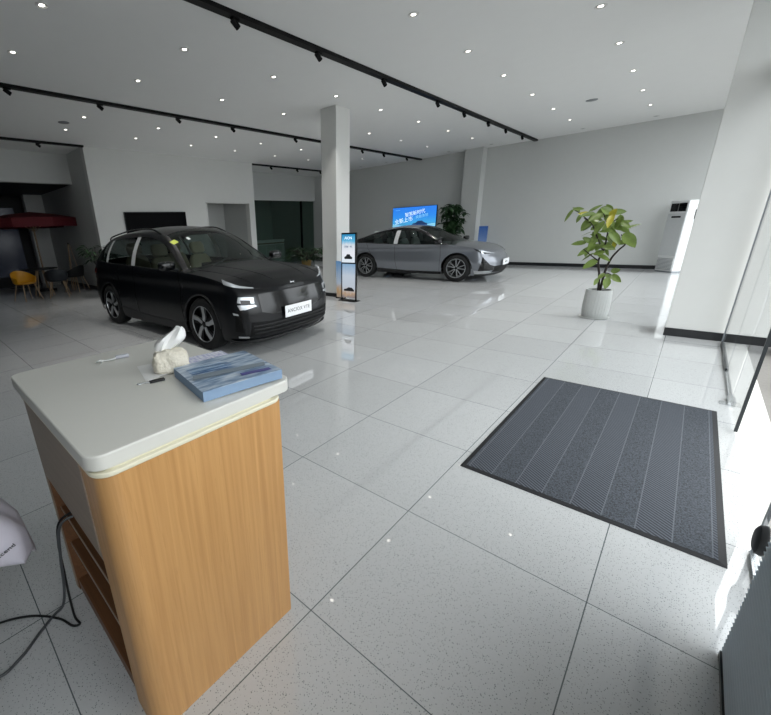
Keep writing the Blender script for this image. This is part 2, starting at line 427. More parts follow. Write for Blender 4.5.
# ------------------------------------------------------------------ ceiling fittings
def downlight():
    t = empty('downlight', (0, 0, CZ)); 
    bm = bmesh.new(); lathe(bm, [(.062, 0), (.062, -.006), (.048, -.008), (.040, -.002), (.040, 0)], 20, cap=False); finish('trim_ring', bm, m_ring, t, smooth=True)
    bm = bmesh.new(); lathe(bm, [(.001, -.002), (.026, -.002), (.028, -.001)], 16); finish('lamp', bm, m_lamp, t)
    bm = bmesh.new(); lathe(bm, [(.028, -.0012), (.040, -.0030)], 20, cap=False); finish('reflector', bm, m_grey, t)
    return t
first = True; base_dl = None
YS = (1.68, 3.3, 4.86, 6.4, 7.87, 9.48, 11.07, 12.65, 14.2)
for X in (-1.27, -2.75, -5.1, -6.47, -8.9, -10.07):
    for Y in YS:
        if X > -2 and Y < 5: continue
        if X > -3 and Y < 3.2: continue
        if X < -8 and Y < 3: continue
        if base_dl is None: base_dl = o = downlight()
        else: o = dup(base_dl)
        o.location = (X, Y, CZ)
        if Y > 14:
            for ch in o.children:
                if ch.name.startswith('lamp'): ch.data = ch.data.copy(); ch.data.materials[0] = m_grey
            tag(o, 'small round white recessed downlight, unlit, closest to the back wall', 'ceiling light', 'unlit downlights by the back wall'); continue
        ldd = bpy.data.lights.get('downlight_beam') or bpy.data.lights.new('downlight_beam', 'SPOT')
        ldd.energy = 62; ldd.spot_size = R(78); ldd.spot_blend = 1; ldd.shadow_soft_size = .03; ldd.color = (1, .97, .93)
        lob = bpy.data.objects.new('downlight_beam', ldd); COL.objects.link(lob); lob.location = (X, Y, CZ-.012)
        tag(o, 'small round white recessed downlight, lit, set flush in the grey-white ceiling', 'ceiling light', 'recessed ceiling downlights')
for (x, y, lab) in ((-2.06, 11.0, 'round flat ceiling speaker disc between the downlights near the back wall'), (-9.5, 3.1, 'flat round ceiling disc near the dark seating corner')):
    bm = bmesh.new(); lathe(bm, [(.001, -.012), (.085, -.012), (.10, -.008), (.105, 0)], 24); o = finish('ceiling_speaker', bm, m_grey, smooth=True, loc=(x, y, CZ)); tag(o, lab, 'ceiling speaker')
def tracklight(X, y0, y1, heads, label, hl, grp):
    o = box('lighting_track', X-.05, X+.05, y0, y1, CZ-.045, CZ-.0005, m_black); tag(o, label, 'light track', 'black ceiling lighting tracks')
    out = None
    for y in heads:
        if out is None:
            t = empty('track_spotlight', (X, y, CZ-.045)); out = t
            box('mount', -.02, .02, -.05, .05, -.02, .0, m_black, t)
            bm = bmesh.new(); mx = Matrix.Translation((0, 0, -.05)) @ Matrix.Rotation(R(55), 4, 'X')
            lathe(bm, [(.001, .05), (.028, .05), (.031, .043), (.031, -.05), (.026, -.052), (.024, -.035), (.001, -.035)], 20, mx); finish('lamp_housing', bm, m_black, t, smooth=True)
            bm = bmesh.new(); lathe(bm, [(.001, -.034), (.022, -.036)], 16, mx); finish('lens', bm, m_grey, t)
        else:
            t = dup(out); t.location = (X, y, CZ-.045)
        tag(t, hl, 'spotlight', grp)
tracklight(-4.0, .6, 14.75, (1.9, 3.27, 4.65, 6.25, 8.14, 9.39, 10.79, 12.02, 13.4), 'long black lighting track nearest the entrance, the widest in view', 'small black spotlight on the ceiling track closest to the entrance', 'spotlights on the entrance side track')
tracklight(-7.76, 0, 14.75, (1.82, 3.18, 4.7, 6.06, 8.07, 11.02, 12.23, 13.73), 'long black lighting track that passes behind the white column', 'small black spotlight on the middle ceiling track behind the column', 'spotlights on the middle track')
tracklight(-11.5, .8, 4.1, (3.08,), 'short black lighting track over the dark seating corner, ending at the wall edge', 'single black spotlight on the short track over the seating corner', 'spotlight on the short track')
tracklight(-11.6, 9.78, 14.7, (10.7, 12.1, 13.5), 'thin black lighting track in front of the glass room', 'small black spotlight on the track in front of the glass room', 'spotlights by the glass room')

# ------------------------------------------------------------------ entrance rug
rug = empty('entrance_rug', (-.2, 3.25, 0)); tag(rug, 'large dark grey rectangular entrance rug with diagonal ribbed bands and black rim', 'rug')
x0, x1, y0, y1 = -.585, .585, -1.0, 1.0
def place_rug():
    bm = bmesh.new(); bbox(bm, x0+.028, x1-.028, y0+.028, y1-.028, 0.001, .009); finish('pile', bm, m_rug, rug)
    bm = bmesh.new()
    o = [(x0, y0), (x1, y0), (x1, y1), (x0, y1)]; i = [(x0+.03, y0+.03), (x1-.03, y0+.03), (x1-.03, y1-.03), (x0+.03, y1-.03)]
    loft(bm, [[Vector((*p, .001)) for p in o], [Vector((*p, .004)) for p in o], [Vector((*p, .0085)) for p in i], [Vector((*p, .001)) for p in i]], True, False)
    finish('rubber_rim', bm, m_rubber, rug)
place_rug()

# ------------------------------------------------------------------ reception stand
st = empty('reception_stand', (-1.29, .508, 0)); tag(st, 'tall oak-sided reception stand with cream top, grey-brown drawer and open shelves', 'counter')
def S(name, a, b, c, d, e, f, m, parent=None, bevel=.002):
    return box(name, a+1.29, b+1.29, c-.508, d-.508, e, f, m, parent or st, bevel=bevel)
bm = bmesh.new()
pr = []
r = .055
for k in range(9):
    a = R(270+90*k/8); pr.append((-.887-r+r*math.cos(a)+1.29, .205+r+r*math.sin(a)-.508))
pr += [(-.887+1.29, .81-.012-.508), (-.887-.012+1.29, .81-.508), (-.935+1.29, .81-.508), (-.935+1.29, .24-.508), (-1.03+1.29, .24-.508), (-1.03+1.29, .205-.508)]
prism(bm, pr, 0, .955); finish('side_panel', bm, m_wood, st, smooth=True)
S('side_panel', -1.69, -1.665, .207, .81, 0, .955, m_wood2)
S('back_panel', -1.665, -.935, .785, .808, 0, .955, m_wood)
S('inner_side', -.95, -.936, .24, .785, .06, .6, m_woodin)
S('inner_side', -1.664, -1.65, .21, .785, .0, .6, m_woodin)
S('bottom_panel', -1.65, -.95, .215, .785, 0, .06, m_woodin)
S('shelf', -1.65, -.95, .225, .785, .245, .262, m_woodin)
S('shelf', -1.65, -.95, .225, .785, .43, .447, m_woodin)
S('shelf_edge', -1.65, -1.03, .2235, .2255, .245, .262, m_wood2); S('shelf_edge', -1.65, -1.03, .2235, .2255, .43, .447, m_wood2)
S('rail', -1.665, -1.03, .207, .235, .6, .635, m_wood2)
dr = S('drawer', -1.66, -1.037, .203, .222, .642, .945, m_wood2)
S('drawer_box', -1.65, -1.05, .223, .76, .65, .93, m_woodin)
def slab(name, a, b, c, d, z0, z1, rr, m, bev):
    bm = bmesh.new(); prism(bm, rrect(a+1.29, b+1.29, c-.508, d-.508, rr, 8), z0, z1)
    o = finish(name, bm, m, st, bevel=bev, seg=3); return o
slab('edge_strip', -1.70, -.882, .197, .82, .955, .968, .05, m_cream, .003)
slab('recess_strip', -1.685, -.897, .212, .80, .968, .973, .045, m_cream, 0)
slab('worktop', -1.775, -.892, .192, .872, .973, 1.015, .045, m_slab, .004)

TZ = 1.015
def tt(x, y, z=0): return Vector((x, y, TZ+z))
# thick blue catalogue
ca = empty('catalogue', (-.957, .553, TZ), math.atan2(.271, .053)-0); tag(ca, 'thick blue catalogue lying at the right corner of the cream counter top', 'catalogue')
Lc, Wc, Tc = .285, .28, .034
def cat_sheet(name, z0, z1, m, x0=0, x1=Lc, y0=0, y1=Wc, lift=0, mats=None):
    bm = bmesh.new(); n = 10; rings = []
    for i in range(n+1):
        x = x0+(x1-x0)*i/n; dz = lift*((i/n)**2) + .003*math.sin(i/n*PI)
        rings.append([Vector((x, y0, z0+dz)), Vector((x, y1, z0+dz)), Vector((x, y1, z1+dz)), Vector((x, y0, z1+dz))])
    loft(bm, rings); return finish(name, bm, m, ca)
cat_sheet('pages', .001, Tc-.002, m_bookside, lift=.006)
cov_img = None
def picture_mat(name, c1, c2, c3, sx=3, sy=14):
    m, nt, b = newmat(name)
    tc = nt.nodes.new('ShaderNodeTexCoord'); mp = nt.nodes.new('ShaderNodeMapping'); mp.inputs['Scale'].default_value = (sx, sy, 1)
    nt.links.new(tc.outputs['Object'], mp.inputs['Vector'])
    n = nt.nodes.new('ShaderNodeTexNoise'); n.inputs['Scale'].default_value = 4; n.inputs['Detail'].default_value = 3; nt.links.new(mp.outputs[0], n.inputs['Vector'])
    cr = nt.nodes.new('ShaderNodeValToRGB'); el = cr.color_ramp.elements
    el[0].position = .36; el[0].color = lin(c1); el[1].position = .64; el[1].color = lin(c3); e = el.new(.5); e.color = lin(c2)
    nt.links.new(n.outputs['Fac'], cr.inputs[0]); nt.links.new(cr.outputs[0], b.inputs['Base Color']); b.inputs['Roughness'].default_value = .3
    return m
m_cov = picture_mat('catalogue_cover_print', '5a7391', '8ea2b8', 'bcc7d1')
m_cov2 = picture_mat('leaflet_print', '8795b8', 'c3cbdc', 'e0e4ec', 4, 20)
m_cov3 = picture_mat('lilac_leaflet_print', 'a5a7cf', 'd2d4e6', 'eceef4', 6, 30)
cat_sheet('cover', Tc-.002, Tc, m_cov, lift=.006)
bm = bmesh.new(); prism(bm, [(.006, .10), (.26, .07), (.275, .105), (.02, .135)], Tc+.0075, Tc+.008); o = finish('grey_band', bm, mat('grey_print', '77838c', .4), ca)
bm = bmesh.new(); prism(bm, [(.15, .030), (.255, .020), (.257, .04), (.152, .052)], Tc+.0085, Tc+.009); finish('dark_title', bm, mat('violet_print', '4b4a86', .4), ca)
for k in range(5):
    bm = bmesh.new(); y = .145+k*.016; prism(bm, [(.02, y), (.15+.02*(k % 2), y-.008), (.15+.02*(k % 2), y-.002), (.02, y+.006)], Tc+.008, Tc+.0085); finish('cover_stripe', bm, mat('blue_print_%d' % k, ('3f6692', '5a7fa8', '9fb7cf', '4d7196', 'a9bed2')[k], .4), ca)
def sheet(name, pts, z, m, label, cat, th=.0012, curl=0):
    c = sum((Vector((*p, 0)) for p in pts), Vector())/4
    bm = bmesh.new(); n = 6; g = []
    for i in range(n+1):
        row = []
        for j in range(n+1):
            u, v = i/n, j/n
            p = (1-u)*(1-v)*Vector((*pts[0], 0))+u*(1-v)*Vector((*pts[1], 0))+u*v*Vector((*pts[2], 0))+(1-u)*v*Vector((*pts[3], 0))
            p -= c; p.z = curl*(u*u)*v; row.append(p)
        g.append(row)
    top = [[bm.verts.new(p+Vector((0, 0, th))) for p in row] for row in g]; bot = [[bm.verts.new(p) for p in row] for row in g]
    for i in range(n):
        for j in range(n):
            bm.faces.new((top[i][j], top[i+1][j], top[i+1][j+1], top[i][j+1])); bm.faces.new((bot[i][j], bot[i][j+1], bot[i+1][j+1], bot[i+1][j]))
    for i in range(n):
        for (a, b) in (((i, 0), (i+1, 0)), ((i, n), (i+1, n)), ((0, i), (0, i+1)), ((n, i), (n, i+1))):
            bm.faces.new((top[a[0]][a[1]], top[b[0]][b[1]], bot[b[0]][b[1]], bot[a[0]][a[1]]))
    o = finish(name, bm, m, loc=(c.x, c.y, TZ+z)); tag(o, label, cat); return o
o = sheet('leaflet', [(-1.245, .80), (-1.10, .72), (-1.03, .89), (-1.19, .945)], .001, m_cov2, 'white leaflet with a small dark car picture, poking out behind the blue catalogue', 'leaflet')
bm = bmesh.new(); lathe(bm, [(.001, .0018), (.022, .0018), (.022, .0013)], 16, Matrix.Translation((.005, .02, 0)) @ Matrix.Diagonal((1.5, .8, 1, 1))); finish('car_picture', bm, m_ink, o)
bm = bmesh.new(); bbox(bm, .045, .085, .075, .082, .0013, .0018); finish('title_line', bm, m_ink, o)
o = sheet('leaflet', [(-1.40, .70), (-1.21, .60), (-1.19, .87), (-1.36, .90)], .0005, m_cov3, 'lilac and white printed leaflet under the tissue pack, behind the catalogue', 'leaflet', curl=.004)
o = sheet('paper_card', [(-1.455, .565), (-1.265, .515), (-1.27, .63), (-1.43, .665)], .0003, m_whitep, 'small pale paper card sticking out left of the tissue pack', 'card', curl=.008)
# tissue pack: soft cream packet with a tissue standing out of the slot
tp = empty('tissue_pack', (-1.302, .635, TZ), R(66)); tag(tp, 'crumpled cream tissue packet with a white tissue pulled out of its top', 'tissues')
m_pack = mat('cream_crumpled_film', 'd8d2c2', .4, var=.15, scale=60, bump=.8)
def crumple(bm, amp, sc_=25, seed=0):
    from mathutils import noise
    for v in bm.verts:
        n = noise.noise_vector(v.co*sc_+Vector((seed, seed, seed))); v.co += n*amp
bm = bmesh.new(); rings = []
for z, a, b in ((0.004, .062, .04), (.012, .068, .045), (.040, .066, .042), (.068, .060, .036), (.082, .045, .026), (.086, .02, .012)):
    rings.append([Vector((x*a, y*b, z)) for x, y in [(math.copysign(abs(math.cos(2*PI*k/28))**.5, math.cos(2*PI*k/28)), math.copysign(abs(math.sin(2*PI*k/28))**.5, math.sin(2*PI*k/28))) for k in range(28)]])
loft(bm, rings); bmesh.ops.subdivide_edges(bm, edges=bm.edges, cuts=1, use_grid_fill=True); crumple(bm, .007, 30)
for v in bm.verts: v.co.z = max(v.co.z, .0025)
finish('packet', bm, m_pack, tp, smooth=True, auto=25)
bm = bmesh.new(); n = 9; g = []
for i in range(n+1):
    t = i/n; row = []
    for j in range(7):
        u = j/6-.5; w = .02+.10*math.sin(min(1, t*1.3)*PI*.62)*(1-.75*t**3)
        row.append(bm.verts.new((-.03+u*w+.075*t, (.012*math.sin(j*2.1+t*3))*(.3+t)+.018*t, .07+.095*t-.3*u*u*t*.2)))
    g.append(row)
for i in range(n):
    for j in range(6): bm.faces.new((g[i][j], g[i+1][j], g[i+1][j+1], g[i][j+1]))
o = finish('tissue', bm, m_whitep, tp, smooth=True, auto=30); s = o.modifiers.new('s', 'SOLIDIFY'); s.thickness = .0008
# key + black tag, clear cable ends
k = empty('key', (-1.245, .525, TZ)); tag(k, 'small black and silver clip lying in front of the tissue packet', 'clip')
bm = bmesh.new(); tube(bm, [(-.012, -.03, .004), (0, -.008, .004)], .0028, 6); tube(bm, spline([(-.012, -.03, .004), (-.02, -.04, .004), (-.012, -.047, .004), (-.006, -.038, .004), (-.012, -.03, .004)], 4), .0016, 6); finish('silver_ring', bm, m_chrome, k, smooth=True)
bm = bmesh.new(); prism(bm, rrect(-.008, .010, -.008, .045, .004), .0005, .007, Matrix.Rotation(R(-12), 4, 'Z')); finish('black_body', bm, m_plastic, k, bevel=.001)
c = empty('plastic_wrapper', (-1.615, .535, TZ)); tag(c, 'small clear plastic wrapper with a grey cap lying alone on the cream counter top', 'wrapper')
bm = bmesh.new(); mx = Matrix.Translation((-.0, .038, .009)) @ Matrix.Rotation(R(75), 4, 'Z') @ Matrix.Rotation(R(90), 4, 'Y')
lathe(bm, [(.001, -.026), (.007, -.026), (.0085, -.02), (.0085, .02), (.007, .026), (.001, .026)], 14, mx); finish('cap', bm, mat('milky_grey_plastic', 'aeb0b8', .25), c, smooth=True)
bm = bmesh.new(); tube(bm, spline([(-.02, -.06, .005), (-.008, -.052, .012), (-.015, -.035, .006), (.0, -.01, .007), (0, .012, .008)], 4), [.003]*3+[.0035]*3+[.003]*11, 8); tube(bm, spline([(-.028, -.05, .004), (-.016, -.042, .006), (.006, -.05, .004)], 4), .0025, 6); finish('wrapper', bm, mat('clear_film', 'cfd2d0', .15), c, smooth=True)

# cables from the shelf to the floor
SPLIT_ = 0
def cable(name, pts, r, m, label):
    bm = bmesh.new(); tube(bm, spline(pts, 7), r, 8); o = finish(name, bm, m, smooth=True); tag(o, label, 'cable')
cable('power_cable', [(-1.52, .45, .46), (-1.55, .30, .46), (-1.57, .20, .44), (-1.6, .175, .32), (-1.62, .17, .17), (-1.60, .16, .05), (-1.52, .15, .008), (-1.47, .155, .007), (-1.485, .13, .007), (-1.56, .10, .007), (-1.66, .02, .007), (-1.73, -.10, .007), (-1.8, -.35, .007)], .0045, m_plastic, 'thin black cable dropping from the stand shelf and kinking across the floor tiles')
cable('grey_cable', [(-1.50, .40, .462), (-1.52, .26, .465), (-1.535, .19, .44), (-1.55, .165, .3), (-1.58, .15, .12), (-1.60, .13, .02), (-1.59, .09, .008), (-1.55, .03, .008), (-1.49, -.05, .008), (-1.475, -.14, .008), (-1.60, -.34, .008), (-1.8, -.5, .008)], .0055, mat('grey_cable_jacket', '4a4d50', .5), 'grey cable hanging from the stand shelf and curving over the floor toward the picture edge')

# white plastic bag on a stool by the stand
sb = empty('stool', (-1.22, -.30, 0)); tag(sb, 'grey stool beside the stand that carries the white plastic bag', 'stool')
bm = bmesh.new(); prism(bm, rrect(-.17, .17, -.17, .17, .04), .51, .54); finish('seat', bm, m_grey, sb, bevel=.004)
for a in (-1, 1):
    for b in (-1, 1):
        bm = bmesh.new(); tube(bm, [(a*.17, b*.15, 0), (a*.12, b*.12, .51)], .012, 8); finish('leg', bm, m_chrome, sb, smooth=True)
bg = empty('plastic_bag', (-1.37, -.20, .62)); tag(bg, 'crumpled whitish plastic bag with dark script hanging at the left edge beside the stand', 'bag')
from mathutils import noise
bm = bmesh.new(); rings = []
prof = [(-.14, -.05, .012), (-.08, -.06, .10), (0.02, -.05, .15), (.12, -.03, .16), (.17, -.03, .16), (.21, -.05, .15), (.245, -.075, .125), (.27, -.10, .08), (.285, -.15, .02)]
for yy, zc, hh in prof:
    ring = []
    for kk in range(26):
        a = 2*PI*kk/26; ring.append(Vector((.13*math.cos(a)*min(1, hh*8), yy, zc+.06+hh*math.sin(a)*(1 if math.sin(a) > 0 else .55)*1.0)))
    rings.append(ring)
loft(bm, rings)
bmesh.ops.subdivide_edges(bm, edges=bm.edges, cuts=1, use_grid_fill=True)
for v in bm.verts:
    nn = noise.noise(Vector((v.co.x*10, v.co.y*4, v.co.z*14))); v.co += Vector((.6, .2, 1))*nn*.022; f_ = math.sin(v.co.x*70+v.co.y*9)*.006; v.co.z += f_
m_bag = mat('translucent_white_film', 'c9c6d2', .3, var=.05, bump=.3, scale=14)
o = finish('bag_body', bm, m_bag, bg, smooth=True, auto=60)
text('script_print', 'Puzcend', .022, m_ink, bg, frame_mx((.137, .20, .03), (0, .95, .35), (.3, -.33, .9)), .0005)

# grey ribbed unit by the entrance glass (lower right)
fl = empty('ribbed_unit', (.36, 1.1, 0)); tag(fl, 'grey horizontally ribbed metal unit standing against the entrance glass at lower right', 'unit')
bm = bmesh.new(); n = 62; pitch = .0195; poly = [(0.075, 0), (0.075, n*pitch)]
prf = []
for k in range(n):
    prf += [(-.0005, k*pitch+.001), (-.0085+0, k*pitch+pitch*.45), (-.0085, k*pitch+pitch*.6), (-.0005, k*pitch+pitch-.001)]
ya, yb2 = -1.0, .625
ra = [Vector((x, ya, z)) for x, z in prf] + [Vector((.075, ya, n*pitch)), Vector((.075, ya, 0))]
rb = [Vector((x, yb2+(.004 if False else 0) - (x+.0005)*1.1, z)) for x, z in prf] + [Vector((.075, yb2, n*pitch)), Vector((.075, yb2, 0))]
loft(bm, [ra, rb]); finish('ribbed_front', bm, m_flute, fl)
box('base_rail', -.012, .0, ya, yb2, 0, .018, m_edge, fl)
box('top_cap', -.012, .08, ya, yb2+.003, n*pitch, n*pitch+.02, m_flute, fl, bevel=.003)

# ------------------------------------------------------------------ air conditioner
ac = empty('floor_air_conditioner', (-.433, 14.143, 0), math.atan2(-.345, .344)); tag(ac, 'tall white floor-standing air conditioner in the far right corner', 'air conditioner')
W2 = .245
box('body', -W2, W2, 0, .36, .03, 1.74, m_white, ac, bevel=.012)
box('front_panel', -W2+.012, W2-.012, -.012, .0, .42, 1.44, mat('pale_grey_panel', 'c9cccd', .3), ac, bevel=.004)
box('plinth', -W2+.01, W2-.01, .01, .35, 0, .03, m_grey, ac)
for s in (-1, 1):
    o = box('outlet', s*.105-.095, s*.105+.095, -.012, .002, 1.49, 1.68, m_blackgloss, ac)
    for q in range(4): box('louvre', s*.105-.09, s*.105+.09, -.016, -.012, 1.505+q*.045, 1.51+q*.045, m_plastic, o)
box('display', -.12, .12, -.016, -.012, 1.34, 1.38, m_blackgloss, ac)
ig = box('intake_grille', -W2+.02, W2-.02, -.012, 0, .06, .38, m_white, ac)
for q in range(9): box('grille_slat', -W2+.03, W2-.03, -.02, -.012, .075+q*.033, .085+q*.033, m_grey, ig)
box('side_latch', W2, W2+.012, .2, .235, 1.3, 1.52, m_plastic, ac)
o = box('wall_socket_plate', -.62, -.50, YB-.012, YB, .38, .44, m_plastic); tag(o, 'small dark box fixed low on the back wall behind the rubber plant', 'socket')

# ------------------------------------------------------------------ plants
def leafmesh(bm, base, d, L, w, droop=.2, roll_=0, n=6, fold=.25, up=Vector((0, 0, 1))):
    d = d.normalized(); side = d.cross(up)
    side = side.normalized() if side.length > .05 else Vector((1, 0, 0))
    nrm = side.cross(d).normalized(); q = Matrix.Rotation(roll_, 3, d); side = q @ side; nrm = q @ nrm
    g = []
    for i in range(n+1):
        t = i/n; ww = w*math.sin(PI*min(1, t*.97+.03)**.85)**.75 if 0 < t < 1 else .002
        c = base+d*L*t+Vector((0, 0, -1))*droop*L*t*t
        g.append([bm.verts.new(c+side*ww*s/2+nrm*abs(s)*ww*fold*.5) for s in (-1, -.5, 0, .5, 1)])
    for i in range(n):
        for j in range(4): bm.faces.new((g[i][j], g[i+1][j], g[i+1][j+1], g[i][j+1]))
def pot_ribbed(parent, r0, r1, h, m, ribs=28):
    bm = bmesh.new()
    lathe(bm, [(r0*.85, 0), (r0, .012), (r0*1.06, h*.25), (r0*1.08, h*.5), (r1*1.03, h*.85), (r1, h), (r1*.9, h), (r1*.88, h-.05), (.002, h-.055)], 112, fn=lambda a, z: 1+(.022*math.sin(a*ribs+2*math.sin(z*9)) if 0.02 < z < h-.01 else 0))
    finish('pot', bm, m, parent, smooth=True, auto=60)
    bm = bmesh.new(); lathe(bm, [(.001, h-.045), (r1*.5, h-.04), (r1*.87, h-.05)], 28); finish('soil', bm, m_soil, parent)
rp = empty('rubber_plant', (-.87, 7.42, 0)); tag(rp, 'tall potted rubber plant with broad green leaves standing alone on the tiles', 'plant')
pot_ribbed(rp, .155, .158, .43, m_pot)
bm = bmesh.new(); lathe(bm, [(.15, 0), (.185, .004), (.19, .014), (.16, .012)], 36); finish('saucer', bm, m_pot, rp, smooth=True)
SX = Vector((math.cos(.10), -math.sin(.10)*0, 0))   # picture-plane axis of the plant
def P3(px_, py_, dy=0):
    """point of the plant from its silhouette: offset from the pot in metres, height, depth"""
    return Vector((px_, dy, py_))
stems = [
 [(0.02, .38, 0), (.03, .62, 0), (.02, .85, -.03), (.07, .98, 0), (.10, 1.15, .02), (.12, 1.32, .02)],
 [(.04, .38, .01), (.09, .68, .02), (.16, .88, .03), (.24, 1.0, .03), (.32, 1.10, .02), (.27, 1.22, 0)],
 [(.07, .98, 0), (.0, 1.2, -.06), (-.06, 1.38, -.08), (-.16, 1.46, -.05)],
 [(.12, 1.32, .02), (.07, 1.48, .04), (.03, 1.6, .02)],
 [(.02, .85, -.03), (-.09, .95, -.05), (-.16, 1.02, -.05)],
 [(-.06, 1.38, -.08), (-.2, 1.52, -.02), (-.30, 1.60, 0)],
 [(.03, .62, 0), (.12, .68, -.05), (.18, .66, -.07)],
 [(.12, 1.32, .02), (.2, 1.42, 0), (.28, 1.45, .03)]]
def shx(x, z): return x-.03-.15*max(0, z-.4)
bm = bmesh.new()
for s in stems:
    p = spline([(shx(x, z), d, z) for x, z, d in s], 5); n_ = len(p); r0_ = .017 if s[0][1] < .5 else .010
    tube(bm, p, [r0_*(1-.55*i/(n_-1)) for i in range(n_)], 8)
finish('stem', bm, m_bark, rp, smooth=True)
leaves = [ # tipx, tipz, basex, basez, depth, width, yellow
 (-.42, 1.42, -.29, 1.60, 0, .085, 0), (-.28, 1.40, -.20, 1.52, .05, .07, 0), (-.14, 1.60, -.30, 1.60, -.03, .06, 0), (-.32, 1.64, -.22, 1.55, .02, .06, 0),
 (.06, 1.66, -.12, 1.55, .05, .05, 0), (-.05, 1.43, .10, 1.62, 0, .10, 0), (.03, 1.62, .16, 1.50, -.05, .12, 0), (.24, 1.60, .14, 1.44, -.08, .12, 1), (.14, 1.32, .18, 1.5, -.14, .10, 1),
 (-.20, 1.28, -.06, 1.46, -.05, .15, 0), (-.10, 1.42, .06, 1.52, -.10, .11, 0), (-.02, 1.22, .08, 1.42, -.10, .15, 0), (-.24, 1.20, -.08, 1.26, .08, .05, 0),
 (-.34, 1.10, -.12, 1.12, 0, .08, 0), (-.12, 1.0, .02, 1.22, -.06, .10, 0), (-.25, .92, -.06, 1.05, -.04, .09, 0), (-.05, 1.10, -.10, .98, .05, .09, 0),
 (-.22, .84, -.04, .96, .07, .05, 0), (-.18, .74, .02, .87, -.05, .12, 0), (.18, .86, .0, .95, -.06, .09, 0), (.13, 1.0, -.04, .95, -.1, .10, 0), (.10, 1.12, -.02, 1.0, -.1, .08, 0),
 (.28, 1.08, .14, 1.27, -.05, .14, 0), (.45, 1.05, .30, 1.24, -.08, .17, 0), (.22, 1.06, .12, 1.24, .05, .14, 0), (.50, 1.38, .28, 1.28, .02, .07, 0), (.30, 1.48, .20, 1.3, -.06, .12, 0),
 (.40, 1.42, .22, 1.36, .08, .07, 0), (.06, 1.30, .20, 1.40, -.12, .12, 0), (.20, 1.36, .06, 1.28, -.1, .12, 0), (.36, 1.24, .22, 1.4, .1, .12, 0),
 (.30, .76, .17, .70, -.08, .09, 0), (.31, .57, .17, .66, -.08, .10, 0), (.12, .46, .14, .62, -.10, .11, 0), (.02, .58, .10, .68, -.08, .08, 0), (.22, .60, .08, .64, .05, .08, 0), (-.02, .50, .02, .60, -.08, .07, 0),
 (.02, 1.50, -.10, 1.36, .08, .12, 0), (-.12, 1.30, .02, 1.36, .1, .12, 0), (.1, 1.55, .0, 1.45, .1, .1, 0)]
bg_, by_ = bmesh.new(), bmesh.new()
random.seed(21)
for k in range(34):
    bx = random.uniform(-.12, .26); bz = random.uniform(1.0, 1.55); a = random.uniform(0, 2*PI); L_ = random.uniform(.15, .22)
    leaves.append((bx+L_*math.cos(a), bz+L_*.7*math.sin(a), bx, bz, random.uniform(-.1, .14), random.uniform(.06, .1), 1 if k % 12 == 5 else 0))
for tx, tz, bx, bz, d, w, ye in leaves:
    b_ = Vector((shx(bx, bz), d*.6, bz)); t_ = Vector((shx(tx, tz), d*1.5, tz)); dd = t_-b_
    dd = dd*.93; w = w*.78
    leafmesh(by_ if ye else bg_, b_, dd, dd.length, w*1.15, droop=.08, roll_=random.uniform(-.55, .55), up=Vector((random.uniform(-.3, .3), -.9, random.uniform(.3, 1.0))).normalized())
finish('leaves', bg_, m_leaf, rp, smooth=True, auto=80); finish('yellowing_leaves', by_, m_leafy, rp, smooth=True, auto=80)

def bushy(name, loc, r, h0, h1, n, label, cat, L, w, potr, poth, mp, shape='round', seed=1):
    random.seed(seed); e = empty(name, loc); tag(e, label, cat)
    bm = bmesh.new(); lathe(bm, [(potr*.75, 0), (potr, poth*.9), (potr*1.05, poth), (potr*.9, poth), (potr*.88, poth-.03), (.002, poth-.03)], 28); finish('pot', bm, mp, e, smooth=True)
    bs, bl = bmesh.new(), bmesh.new(); 
    if shape == 'tree':
        tube(bs, [(0, 0, poth-.03), (.02, .0, (h0+poth)/2), (0, 0, h0+.15)], .025, 8)
    for i in range(n):
        a = random.uniform(0, 2*PI); e_ = random.uniform(-.5, 1.4)
        if shape == 'tree':
            c = Vector((math.cos(a)*r*.6*random.random(), math.sin(a)*r*.6*random.random(), random.uniform(h0, h1-.1)))
            if i % 6 == 0: tube(bs, [(0, 0, h0), tuple(c*.5+Vector((0, 0, h0*.5))), tuple(c)], .007, 5)
            for k in range(5):
                aa = a+k*1.25; dd = Vector((math.cos(aa), math.sin(aa), random.uniform(-.7, .3))); leafmesh(bl, c, dd, L*random.uniform(.7, 1.1), w, .3, random.uniform(-.4, .4), n=4)
        else:
            tip = Vector((math.cos(a)*r*random.uniform(.4, 1), math.sin(a)*r*random.uniform(.4, 1), h0+(h1-h0)*random.uniform(.25, 1)))
            b0 = Vector((0, 0, poth-.03)); mid = (b0+tip)/2+Vector((0, 0, .15*(h1-h0)))
            tube(bs, spline([b0, mid, tip], 3), .006, 5)
            for k in range(4):
                dd = Vector((math.cos(a+(k-1.5)*.7), math.sin(a+(k-1.5)*.7), random.uniform(-.2, .5))); leafmesh(bl, tip-Vector((0, 0, .02*k)), dd, L*random.uniform(.7, 1.1), w, .4, random.uniform(-.4, .4), n=4)
    finish('stems', bs, m_bark, e, smooth=True); finish('leaves', bl, m_leaf2, e, smooth=True, auto=80); return e
bushy('potted_tree', (-5.95, 13.75, 0), .62, .95, 2.15, 90, 'potted tree with a dark round crown behind the grey sedan by the back pilaster', 'plant', .26, .10, .19, .4, m_pot, 'tree', 3)
bushy('potted_fern', (-10.6, 11.4, 0), .75, .3, .8, 70, 'low bushy dark green plant in an ochre pot in front of the glass room', 'plant', .28, .075, .2, .3, mat('ochre_pot', '8a7340', .6), 'round', 4)
bushy('potted_palm', (-10.85, 3.75, 0), .36, .85, 1.3, 26, 'dark leafy plant at the wall corner, half hidden behind the black car tail', 'plant', .26, .06, .16, .55, m_plastic, 'round', 5)
random.seed(11)

